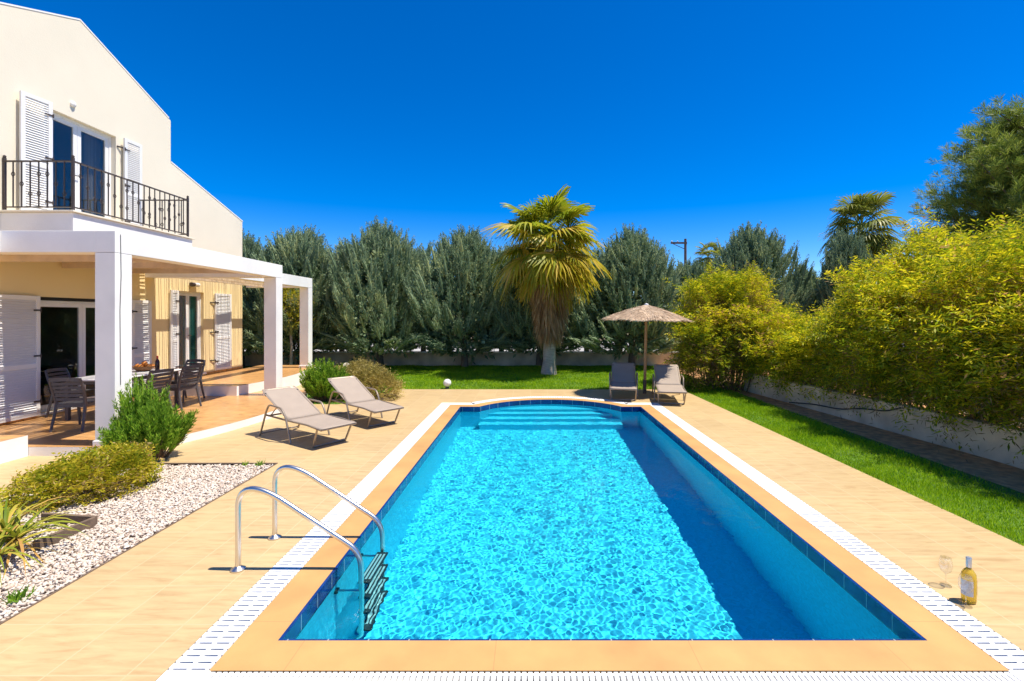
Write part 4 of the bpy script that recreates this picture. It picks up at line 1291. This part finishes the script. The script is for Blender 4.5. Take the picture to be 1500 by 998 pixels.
# ---- cypresses
def cypress_mesh(seed, H, Rm, npl, z0=0.55):
    rg = np.random.default_rng(seed)
    parts = []
    t = rg.uniform(0, 1, npl) ** 0.9
    a = rg.uniform(0, 2 * math.pi, npl)
    ph = rg.uniform(0, 6.28, 4)
    prof_ = np.interp(t, [0, .08, .25, .5, .75, .9, 1.0], [0.62, 0.88, 1.0, 0.93, 0.68, 0.38, 0.08])
    lob = 1 + 0.16 * np.sin(2 * a + ph[0] + 2 * t) + 0.13 * np.sin(3 * a + ph[1] + 5 * t) + 0.10 * np.sin(5 * a + ph[2] + 9 * t)
    rad = Rm * prof_ * lob * np.sqrt(rg.uniform(0.55, 1, npl))
    z = z0 + t * (H - z0 - 0.55) + 0.35 * np.sin(2 * a + ph[3]) * t * (1 - t) * 2
    out = np.stack([np.cos(a), np.sin(a), np.zeros(npl)], -1)
    P = out * rad[:, None] + np.stack([np.zeros(npl), np.zeros(npl), z], -1)
    upk = 1.0 + 0.9 * t
    D = nrm(out * (0.85 * (1 - 0.6 * t))[:, None] + np.array([[0, 0, 1.0]]) * upk[:, None] + rg.normal(0, .22, (npl, 3)))
    D[t < 0.12] = nrm(D[t < 0.12] * np.array([[1, 1, 0.25]]))
    L = rg.uniform(0.5, 1.05, npl)
    parts.append(plumes(P, D, L, 82, 0.125, 0.026, 0.125, rg, 0.6, 0.42))
    parts.append(spindles(P, D, L * 0.9, 0.062 * L, rg))
    ni = int(npl * 0.8)                       # inner boughs that close the crown
    t2 = rg.uniform(0, 0.93, ni); a2 = rg.uniform(0, 6.28, ni)
    r2 = Rm * np.interp(t2, [0, .08, .25, .5, .75, .9, 1.0], [0.45, 0.7, 0.8, 0.75, 0.5, 0.25, 0.05]) * np.sqrt(rg.uniform(0, 0.5, ni))
    P2 = np.stack([r2 * np.cos(a2), r2 * np.sin(a2), z0 + t2 * (H - z0 - 0.7)], -1)
    D2 = nrm(np.stack([np.cos(a2) * .8, np.sin(a2) * .8, rg.uniform(-.1, .9, ni)], -1) + rg.normal(0, .3, (ni, 3)))
    parts.append(plumes(P2, D2, rg.uniform(.4, .8, ni), 16, 0.26, 0.11, 0.18, rg))
    # leaders poking out of the top
    nl = 14
    a = rg.uniform(0, 6.28, nl); rr = rg.uniform(0, 0.45, nl) * Rm
    P = np.stack([rr * np.cos(a), rr * np.sin(a), H - 1.1 - rr * 0.75 + rg.uniform(-.15, .3, nl)], -1)
    D = nrm(np.stack([np.cos(a) * .15, np.sin(a) * .15, np.ones(nl)], -1))
    parts.append(plumes(P, D, rg.uniform(0.8, 1.25, nl), 80, 0.13, 0.030, 0.10, rg, 0.5))
    return mesh_np("crown", *join(parts))
cyp = [cypress_mesh(11, 5.5, 1.9, 640, 0.65), cypress_mesh(12, 5.3, 1.85, 620, 0.65), cypress_mesh(13, 5.55, 1.95, 660, 0.65), cypress_mesh(14, 5.5, 1.9, 340, 1.2)]
for me in cyp: me.materials.append(M['cypress'])
CG = "blue green cypresses behind the lawn"
def cypress(i, loc, rz, sc, label):
    t = thing("cypress_tree", label, "cypress tree", loc, rz, CG)
    o = bpy.data.objects.new("crown", cyp[i]); COL.objects.link(o); o.parent = t; o.scale = sc
    trunk("trunk", [(0, 0, -0.05), (0.03, 0.0, 0.6), (-0.03, 0.02, 2.0), (0, 0, 4.4 * sc[2])], [0.16, 0.12, 0.09, 0.03], M['bark'], t)
    q = MB()
    rr = random.Random(int(loc[0] * 100))
    for k in range(7):
        a = rr.uniform(0, 6.28); z = rr.uniform(0.6, 2.0)
        q.tube([(0, 0, z), (0.5 * math.cos(a), 0.5 * math.sin(a), z + 0.35), (1.1 * math.cos(a), 1.1 * math.sin(a), z + 0.9)], [0.05, 0.035, 0.015], 6)
    q.build("branch", M['bark'], t, smooth=True)
    return t
def XA(px, Y): return (px - 777) * Y / 710
for (i, px, Y, rz, sc, lb) in (
    (0, 352, 19.6, 0.3, (0.95, 0.95, 0.95), "blue green cypress half hidden by the villa's far corner"),
    (1, 440, 19.3, 1.2, (1.15, 1.0, 1.0), "broad blue green cypress behind the last pergola column"),
    (2, 557, 19.1, 2.4, (1.0, 1.0, 1.0), "blue green cypress with pointed top directly behind the white globe and shrubs"),
    (0, 681, 19.3, 4.0, (1.05, 1.0, 0.97), "blue green cypress left of the fan palm, its bare trunk showing"),
    (1, 790, 19.7, 5.1, (1.0, 1.0, 1.0), "blue green cypress directly behind the fan palm"),
    (2, 925, 19.4, 0.9, (1.12, 1.0, 0.97), "broad blue green cypress above the straw parasol"),
    (0, 1098, 20.5, 2.0, (1.0, 1.0, 1.03), "blue green cypress rising behind the gap in the yellow hedge"),
    (1, 1240, 19.0, 3.3, (0.68, 0.68, 0.97), "small pointed cypress in front of the far fan palm"),
    (2, 1180, 21.5, 3.9, (0.8, 0.9, 0.72), "low cypress between the two taller ones beyond the hedge"),
    (0, 1010, 21.8, 5.5, (0.9, 0.9, 0.80), "cypress behind the parasol's right side, next to the utility pole")):
    cypress(i, (XA(px, Y), Y, -0.05), rz, sc, lb)
# second row that closes the screen
for (i, px, Y, rz, lb) in ((3, 385, 22.6, 2.7, "far cypress filling the gap behind the villa's corner"), (3, 500, 22.4, 0.7, "far cypress filling the gap behind the pergola and globe lamp"), (3, 620, 22.5, 1.5, "far cypress filling the gap two trees left of the palm"), (3, 735, 22.4, 2.3, "far cypress filling the gap just left of the fan palm"), (3, 860, 22.4, 3.4, "far cypress filling the gap just right of the fan palm")):
    cypress(i, (XA(px, Y), Y, -0.05), rz, (1.05, 1.0, 0.93), lb)

# ---- fan palms
def fan_mesh(seed, elev, pet, rad, droop, m, name="frond", nseg=30):
    """one frond leaving the crown along local +X at the given elevation"""
    rg = np.random.default_rng(seed)
    d = np.array([math.cos(elev), 0, math.sin(elev)])
    V = []; Fq = []
    # petiole (curved)
    pts = []
    for k in range(6):
        t = k / 5
        pts.append(d * pet * t + np.array([0, 0, -0.12 * pet * t * t]))
    hub = pts[-1]
    e2 = elev - 0.25
    fx = np.array([math.cos(e2), 0, math.sin(e2)]); fy = np.array([0, 1.0, 0]); fz = np.cross(fx, fy)
    w0 = 0.03
    for k in range(5):
        a, b_ = pts[k], pts[k + 1]
        o_ = len(V); w1 = w0 * (1 - 0.5 * k / 5); w2 = w0 * (1 - 0.5 * (k + 1) / 5)
        V += [a - fy * w1, b_ - fy * w2, b_ + fy * w2, a + fy * w1]; Fq.append([o_, o_ + 1, o_ + 2, o_ + 3])
    span = R(128)
    for k in range(nseg):
        a = -span + 2 * span * (k + 0.5) / nseg
        L = rad * (0.78 + 0.22 * math.cos(a * 0.8)) * rg.uniform(0.93, 1.05)
        da = span / nseg
        fr_ = [0.0, 0.3, 0.58, 0.8, 1.0]
        wid = [0.35, 0.98, 0.95, 0.5, 0.06]
        fold = (0.03 if k % 2 else -0.03)
        rows = []
        for q_, w_ in zip(fr_, wid):
            s_ = L * q_
            half = math.tan(da) * (L * min(q_, 0.55) + 0.02) * w_
            dirv = fx * math.cos(a) + fy * math.sin(a)
            sidev = -fx * math.sin(a) + fy * math.cos(a)
            cup = 0.25 * abs(math.sin(a * 0.5)) * s_
            dz = -droop * max(0, q_ - 0.35) ** 1.6 * L * rg.uniform(0.8, 1.25)
            c_ = hub + dirv * s_ + fz * (cup + fold * (1 - q_)) + np.array([0, 0, dz])
            rows.append((c_ - sidev * half + fz * 0.012, c_ + sidev * half - fz * 0.012))
        o_ = len(V)
        for (l_, r_) in rows: V += [l_, r_]
        for j in range(4): Fq.append([o_ + 2 * j, o_ + 2 * j + 1, o_ + 2 * j + 3, o_ + 2 * j + 2])
    # hanging threads
    me = mesh_np(name, np.array(V), np.array(Fq))
    me.materials.append(m)
    return me
def palm(name, loc, trunk_h, sc, label, mats, nfr, seed, skirt=True, tr=0.24, sk=None):
    t = thing(name, label, "palm tree", loc)
    rg = random.Random(seed)
    top = trunk_h
    pts = [(0, 0, -0.05), (0.0, 0, 0.15), (0.02, 0, 0.5), (0.03, 0, top * 0.6), (0, 0, top)]
    trunk("trunk", pts, [tr * 1.25, tr * 1.1, tr * 0.92, tr * 0.8, tr * 0.7], M['palmbark'], t, 16)
    kinds = []
    for j in range(3):
        kinds.append((fan_mesh(seed * 10 + j, R(76 - 9 * j), 1.25 * sc, 1.0 * sc, 0.6, mats[0]), 'up'))
    for j in range(3):
        kinds.append((fan_mesh(seed * 10 + 3 + j, R(42 - 10 * j), 1.05 * sc, 1.12 * sc, 1.0, mats[0] if j < 2 else mats[1]), 'mid'))
    for j in range(3):
        kinds.append((fan_mesh(seed * 10 + 6 + j, R(8 - 12 * j), 1.0 * sc, 1.0 * sc, 1.15, mats[1] if j else mats[0]), 'low'))
    for j in range(3):
        kinds.append((fan_mesh(seed * 10 + 9 + j, R(-22 - 12 * j), 0.62 * sc, 0.85 * sc, 0.95, mats[1]), 'hang'))
    ga = 2.39996
    for i in range(nfr):
        f_ = i / nfr
        k = min(11, int(f_ ** 0.8 * 12 + rg.uniform(-0.6, 0.6))); k = max(0, k)
        o = bpy.data.objects.new("frond", kinds[k][0]); COL.objects.link(o); o.parent = t
        o.location = (0, 0, top + 0.25 * (1 - f_) - 0.45 * f_)
        o.rotation_euler = (rg.uniform(-.34, .34), rg.uniform(-.24, .24), i * ga + rg.uniform(-.5, .5))
        s = rg.uniform(0.72, 1.08); o.scale = (s, s, s)
    if skirt:
        r2 = np.random.default_rng(seed)
        parts = []
        n = 3600
        a = r2.uniform(0, 6.28, n); z = r2.uniform(0, 1, n)
        lump = 1 + 0.18 * np.sin(a * 3 + 1) + 0.12 * np.sin(a * 7)
        r_ = (0.26 + 0.36 * z ** 0.8) * lump * np.sqrt(r2.uniform(0.3, 1, n)) * sc
        z0_, dz_ = sk if sk else (top - 1.25 * sc, 1.15 * sc)
        P = np.stack([r_ * np.cos(a), r_ * np.sin(a), z0_ + dz_ * z], -1)
        D = nrm(np.stack([np.cos(a) * .18 + r2.normal(0, .12, n), np.sin(a) * .18 + r2.normal(0, .12, n), -np.ones(n)], -1))
        parts.append(blades(P, D, r2.uniform(0.3, 0.7, n) * sc, r2.uniform(0.02, 0.05, n) * sc, rg=r2))
        link("dead_frond_skirt", mesh_np("dead_frond_skirt", *join(parts)), M['palmdead'], t)
    return t
palm("fan_palm", (0.64, 16.9, -0.02), 4.35, 1.12, "fan palm on the lawn with yellowing drooping fronds and brown skirt", (M['palmgreen'], M['palmyellow']), 74, 3, sk=(1.55, 2.0))
palm("fan_palm", (XA(1262, 22.5), 22.5, -0.05), 6.0, 0.98, "darker fan palm standing tall behind the right hand cypresses", (M['palmdark'], M['palmdark']), 58, 4)
palm("fan_palm", (XA(1038, 40), 40.0, -0.05), 6.9, 0.75, "tiny far fan palm peeping over the cypresses beside the utility pole", (M['palmdark'], M['palmgreen']), 34, 5, skirt=False)

# ---- utility pole
up_ = thing("utility_pole", "distant dark utility pole with short crossarm above the cypress tops", "utility pole", (XA(1004, 42), 42, -0.06))
q = MB(); q.tube([(0, 0, 0), (0, 0, 8.8)], [0.16, 0.11], 10); q.build("pole", M['utility'], up_, smooth=True)
q = MB(); q.box(-1.3, 0.1, -0.17, -0.06, 8.35, 8.5); q.tube([(-1.2, -0.1, 8.4), (-0.1, -0.1, 7.9)], 0.03, 6); q.build("crossarm", M['utility'], up_)
for x in (-1.2, -0.7):
    q = MB(); q.lathe([(0.05, 0), (0.06, 0.1), (0.0, 0.14)], (x, -0.115, 8.5), 8); q.build("insulator", M['labelgrey'], up_)

# ---- pine at the right edge
pn = thing("pine_tree", "dark pine tree rising behind the hedge at the right edge", "pine tree", (13.7, 13.2, -0.05)); pn.scale = (1, 1, 0.9)
trunk("trunk", [(0, 0, 0), (0.1, 0, 2.5), (-0.05, 0, 5), (0, 0, 8.0)], [0.24, 0.19, 0.12, 0.03], M['bark'], pn)
rg = np.random.default_rng(21)
q = MB(); parts = []
for k in range(100):
    z = 2.6 + 5.5 * (k / 100) + rg.uniform(-.15, .15)
    a = k * 2.4 + rg.uniform(-.4, .4)
    L = (0.5 + 2.6 * (1 - ((z - 2.6) / 6.0)) ** 0.75) * rg.uniform(0.75, 1.1)
    d = np.array([math.cos(a), math.sin(a), 0.32 + 0.3 * (z / 8)])
    base = np.array([0, 0, z])
    pts = [base + d * L * s + np.array([0, 0, 0.12 * L * s * s]) for s in (0, .35, .7, 1.0)]
    q.tube([tuple(p) for p in pts], [0.05, 0.035, 0.02, 0.008], 5, caps=False)
    nt_ = int(30 * L)
    s = rg.uniform(0.2, 1.0, nt_)
    off = rg.normal(0, .13, (nt_, 3)) * (0.5 + s)[:, None] * np.array([[1, 1, .8]])
    P = base + d * L * s[:, None] + np.stack([np.zeros(nt_), np.zeros(nt_), 0.12 * L * s * s], -1) + off
    Dd = nrm(nrm(d)[None] * 0.6 + np.array([[0, 0, .6]]) + off * 1.8 + rg.normal(0, .2, (nt_, 3)))
    parts.append(plumes(P, Dd, rg.uniform(.16, .30, nt_), 40, 0.19, 0.013, 0.02, rg, 0.9, 0.75))
q.build("branch", M['bark'], pn)
link("needles", mesh_np("needles", *join(parts)), M['pine'], pn)

# ---- yellow hedge shrubs
def hedge(label, blobs, n, base, m_top, m_low, seed, low_frac=0.3, bl=0.10, dry=0, group="yellow green hedge shrubs on the right"):
    rg = np.random.default_rng(seed)
    t = thing("hedge_shrub", label, "hedge shrub", base, 0, group)
    B = [(b_[0] - base[0], b_[1] - base[1], b_[2] - base[2], b_[3], b_[4], b_[5]) for b_ in blobs]
    P, O = blob_points(B, n, rg, 0.5, 0.24)
    zr = P[:, 2]
    ztop = np.percentile(zr, 99)
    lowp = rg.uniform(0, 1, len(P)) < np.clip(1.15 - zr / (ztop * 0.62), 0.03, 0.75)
    D = nrm(O * 0.75 + np.array([[0, 0, 0.55]]) + rg.normal(0, .38, (len(P), 3)))
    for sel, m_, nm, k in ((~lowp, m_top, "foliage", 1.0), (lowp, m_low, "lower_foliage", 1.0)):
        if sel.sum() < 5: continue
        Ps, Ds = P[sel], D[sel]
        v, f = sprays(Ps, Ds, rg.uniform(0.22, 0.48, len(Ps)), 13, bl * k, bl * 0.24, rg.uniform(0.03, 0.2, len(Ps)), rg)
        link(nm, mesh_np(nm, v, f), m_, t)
    # long young shoots that break the outline
    sel = rg.choice(len(P), int(len(P) * 0.035), replace=False)
    sel = sel[zr[sel] > ztop * 0.45]
    Dw = nrm(O[sel] * 0.6 + np.array([[0, 0, 0.9]]) + rg.normal(0, .35, (len(sel), 3)))
    v, f = sprays(P[sel], Dw, rg.uniform(0.5, 0.95, len(sel)), 22, bl * 1.05, bl * 0.22, rg.uniform(0.1, 0.4, len(sel)), rg)
    link("young_shoots", mesh_np("young_shoots", v, f), M['hedge'], t)
    # woody stems from the base to the skin
    q = MB()
    for j in rg.choice(len(P), min(90, len(P)), replace=False):
        p = P[j]; bp = np.array([p[0] * 0.35 + rg.normal(0, .12), p[1] * 0.85 + rg.normal(0, .1), 0.0])
        mid = bp * 0.45 + p * 0.55 + np.array([0, 0, 0.25])
        q.tube([tuple(bp), tuple(mid), tuple(p)], [0.018, 0.011, 0.004], 5, caps=False)
    q.build("stems", M['twig'], t, smooth=True)
    if dry:
        Pd, Od = blob_points([(b_[0], b_[1], b_[2] - 0.3, b_[3], b_[4], b_[5] * 0.8) for b_ in B], dry, rg, 0.8)
        Dd = nrm(Od + rg.normal(0, .5, (len(Pd), 3)))
        v, f = sprays(Pd, Dd, rg.uniform(0.25, 0.5, len(Pd)), 9, 0.10, 0.012, rg.uniform(0.0, 0.2, len(Pd)), rg)
        link("dry_twigs", mesh_np("dry_twigs", v, f), M['drytwig'], t)
    return t
hedge("tall yellow green hedge shrub with brown dry twigs, nearest the parasol", [(5.45, 14.3, 1.5, 1.0, 1.2, 1.35), (5.0, 13.6, 0.9, 0.75, 0.8, 0.9), (6.1, 13.8, 1.6, 0.9, 1.0, 1.3), (5.7, 14.9, 2.1, 0.8, 0.9, 0.95)], 7000, (5.6, 14.2, -0.02), M['hedge'], M['hedgelow'], 31, dry=3800)
hedge("lower yellow green hedge shrub in the dip between the two taller ones", [(6.5, 12.4, 0.98, 0.8, 1.0, 0.75), (6.6, 11.3, 0.95, 0.75, 1.0, 0.72), (7.2, 12.0, 1.0, 0.9, 1.1, 0.72)], 6000, (6.75, 12.0, -0.02), M['hedge'], M['hedgelow'], 32, dry=150)
hedge("big bright yellow hedge shrub at the right edge above the concrete wall", [(7.0, 9.5, 1.5, 1.0, 1.1, 1.25), (6.9, 8.4, 1.55, 0.95, 1.1, 1.3), (7.0, 7.2, 1.5, 1.0, 1.1, 1.3), (7.1, 5.9, 1.4, 1.0, 1.2, 1.25), (7.7, 8.8, 1.95, 1.1, 1.6, 1.2), (7.8, 6.8, 1.85, 1.1, 1.5, 1.15), (6.85, 9.2, 1.0, 0.7, 1.0, 0.5), (6.85, 7.0, 1.05, 0.7, 1.2, 0.5), (7.1, 10.4, 1.15, 0.85, 0.8, 0.9), (7.2, 4.8, 1.5, 1.0, 1.0, 1.2), (7.5, 9.0, 0.8, 0.8, 1.3, 0.8), (7.5, 7.0, 0.8, 0.8, 1.3, 0.8), (7.5, 5.4, 0.8, 0.8, 1.2, 0.8)], 25000, (7.2, 7.8, -0.02), M['hedge'], M['hedgelow'], 33, bl=0.095, dry=2600)

# ---- rosemary-like upright shrubs
def rosemary(label, loc, lobes, seed):
    rg = np.random.default_rng(seed)
    t = thing("rosemary_shrub", label, "shrub", loc, 0, "upright green rosemary shrubs")
    q = MB(); Ps = []; Ds = []; Ls = []
    for (dx, dy, rad, h, n) in lobes:
        a = rg.uniform(0, 6.28, n); lean = np.sqrt(rg.uniform(0, 1, n)); r_ = rad * lean
        base = np.stack([dx * 0.5 + 0.3 * r_ * np.cos(a), dy * 0.5 + 0.3 * r_ * np.sin(a), np.zeros(n)], -1)
        L = h * (1 - 0.34 * lean ** 2) * rg.uniform(0.55, 1.06, n)
        tip = np.stack([dx + r_ * np.cos(a) * 1.05, dy + r_ * np.sin(a) * 1.05, L], -1)
        D = nrm(tip - base); LL = np.linalg.norm(tip - base, axis=1)
        Ps.append(base + D * (LL * 0.30)[:, None]); Ds.append(nrm(D + np.array([[0, 0, 0.35]]) + rg.normal(0, .07, (n, 3)))); Ls.append(LL * 0.70)
        for j in range(0, n, 2):
            q.tube([tuple(base[j]), tuple(base[j] + D[j] * LL[j] * 0.6)], [0.010, 0.004], 4, caps=False)
    q.build("stems", M['twig'], t)
    P = np.concatenate(Ps); D = np.concatenate(Ds); L = np.concatenate(Ls)
    v, f = join([plumes(P, D, L, 105, 0.075, 0.0125, 0.034, rg, 0.75, 0.42), spindles(P, D, L, 0.016 + 0 * L, rg, 4)])
    link("foliage", mesh_np("foliage", v, f), M['rosemary'], t)
    return t
rosemary("bushy green rosemary shrub in front of the near pergola column", (-5.42, 6.92, 0.0), [(-0.22, 0.1, 0.38, 1.13, 120), (0.22, -0.1, 0.46, 0.80, 130), (-0.1, -0.25, 0.36, 0.62, 70)], 41)
rosemary("round green rosemary shrub behind the loungers, beside the far columns", (-5.0, 11.75, -0.02), [(0, 0, 0.62, 0.98, 210), (0.25, -0.2, 0.4, 0.7, 70)], 42)

def mound(name, label, loc, blobs, n, m_, seed, bl=0.05, length=(0.10, 0.22), cat="shrub"):
    rg = np.random.default_rng(seed)
    t = thing(name, label, cat, loc)
    P, O = blob_points(blobs, n, rg, 0.6, 0.12)
    ok = P[:, 2] > 0.01; P, O = P[ok], O[ok]
    D = nrm(O * 0.8 + np.array([[0, 0, 0.5]]) + rg.normal(0, .3, (len(P), 3)))
    v, f = sprays(P, D, rg.uniform(*length, len(P)), 9, bl, bl * 0.38, rg.uniform(0, 0.05, len(P)), rg)
    link("foliage", mesh_np("foliage", v, f), m_, t)
    q = MB()
    for j in rg.choice(len(P), 60, replace=False):
        p = P[j]; q.tube([(p[0] * .4, p[1] * .4, 0), (p[0] * .75, p[1] * .75, p[2] * .7), tuple(p)], [0.008, 0.006, 0.003], 4, caps=False)
    q.build("stems", M['twig'], t)
    return t
mound("golden_shrub", "low spreading golden green shrub on the white gravel bed", (-4.98, 5.42, 0.0), [(0.0, 0.0, 0.12, 0.5, 0.45, 0.28), (-0.3, -0.2, 0.10, 0.38, 0.34, 0.22), (0.28, 0.2, 0.13, 0.36, 0.36, 0.27), (0.05, 0.35, 0.17, 0.5, 0.35, 0.27)], 3000, M['gold'], 51, 0.055).scale = (0.76, 0.92, 0.86)
mound("golden_shrub", "pale golden shrub behind the farther lounger, right of the rosemary", (-3.95, 11.95, -0.02), [(0, 0, 0.28, 0.6, 0.5, 0.36), (-0.45, 0.45, 0.38, 0.5, 0.5, 0.42), (0.3, -0.15, 0.22, 0.45, 0.4, 0.3)], 2600, M['dryshrub'], 52, 0.05, (0.12, 0.25))

# ---- drooping strap-leaved plant at the left edge
rg = np.random.default_rng(61)
sp = thing("strap_leaf_plant", "drooping green and yellow strap leaved plant at the left edge of the gravel", "plant", (-4.36, 4.12, 0.0)); sp.scale = (0.85, 0.85, 0.9)
V = []; F = []
for c0 in ((0.0, 0.0, 0.12), (-0.35, 0.2, 0.1), (0.1, -0.3, 0.08)):
    for k in range(46):
        a = rg.uniform(0, 6.28); L = rg.uniform(0.45, 0.78); el = rg.uniform(0.2, 1.25)
        d = np.array([math.cos(a), math.sin(a), 0]); sd = np.array([-math.sin(a), math.cos(a), 0])
        o_ = len(V); w = rg.uniform(0.010, 0.018)
        twist = rg.uniform(-.5, .5)
        for j in range(6):
            s = j / 5
            p = np.array(c0) + d * (L * s * math.cos(el * 0.6)) + np.array([0, 0, L * math.sin(el) * s - 0.62 * L * s * s])
            p[2] = max(p[2], 0.012 + 0.004 * rg.uniform())
            ww = w * (1 - s ** 2 * 0.95)
            V += [p - sd * ww + np.array([0, 0, twist * ww]), p + sd * ww - np.array([0, 0, twist * ww])]
        for j in range(5): F.append([o_ + 2 * j, o_ + 2 * j + 1, o_ + 2 * j + 3, o_ + 2 * j + 2])
link("leaves", mesh_np("leaves", np.array(V), np.array(F)), M['strap'], sp)
for c0 in ((0.0, 0.0), (-0.35, 0.2), (0.1, -0.3)):
    q = MB(); q.tube([(c0[0], c0[1], -0.02), (c0[0], c0[1], 0.12)], [0.04, 0.03], 8); q.build("stem", M['twig'], sp)

# ---- little weeds along the gravel edge
def weeds(label, x, y, n, seed, h=0.10):
    rg = np.random.default_rng(seed)
    P = np.stack([x + np.clip(rg.normal(0, .03, n), -.06, .06), y + np.clip(rg.normal(0, .03, n), -.06, .06), np.full(n, -0.005)], -1)
    D = nrm(np.stack([rg.normal(0, .6, n), rg.normal(0, .6, n), np.ones(n)], -1))
    o = link("weed_tuft", mesh_np("weed_tuft", *blades(P, D, rg.uniform(.5, 1.1, n) * h, 0.012, rg=rg)), M['rosemary'])
    tag(o, label, "weed")
weeds("green weed tuft at the far right corner of the gravel bed", -3.62, 6.5, 30, 1)
weeds("green weed tuft on the far edging of the gravel, left of the corner one", -3.85, 6.52, 24, 2, 0.07)
weeds("trailing weed tuft on the near gravel edge at the left border", -3.62, 3.42, 60, 3)

# ---- small yellow tree seen between the far columns
yt = thing("young_tree", "slim young tree with yellow leaves between the two far pergola columns", "tree", (-8.7, 17.6, -0.02))
trunk("trunk", [(0, 0, 0), (0.03, 0, 0.9), (-0.02, 0, 1.7), (0.05, 0, 2.9)], [0.06, 0.05, 0.04, 0.015], M['palmbark'], yt, 8)
rg = np.random.default_rng(71)
P, O = blob_points([(0.05, 0, 2.5, 0.55, 0.55, 0.75), (-0.4, 0.1, 2.9, 0.4, 0.4, 0.35), (0.35, 0, 1.9, 0.35, 0.35, 0.35)], 700, rg, 0.3)
v, f = sprays(P, nrm(O + rg.normal(0, .4, P.shape)), rg.uniform(.15, .3, len(P)), 9, 0.085, 0.03, rg.uniform(0, .1, len(P)), rg)
link("foliage", mesh_np("foliage", v, f), M['gold'], yt)
q = MB()
for k in range(9):
    a = k * 2.4; q.tube([(0, 0, 1.5 + .1 * k), (0.25 * math.cos(a), 0.25 * math.sin(a), 1.9 + .1 * k), (0.5 * math.cos(a), 0.5 * math.sin(a), 2.1 + .1 * k)], [0.018, 0.012, 0.005], 5, caps=False)
q.build("branch", M['palmbark'], yt)
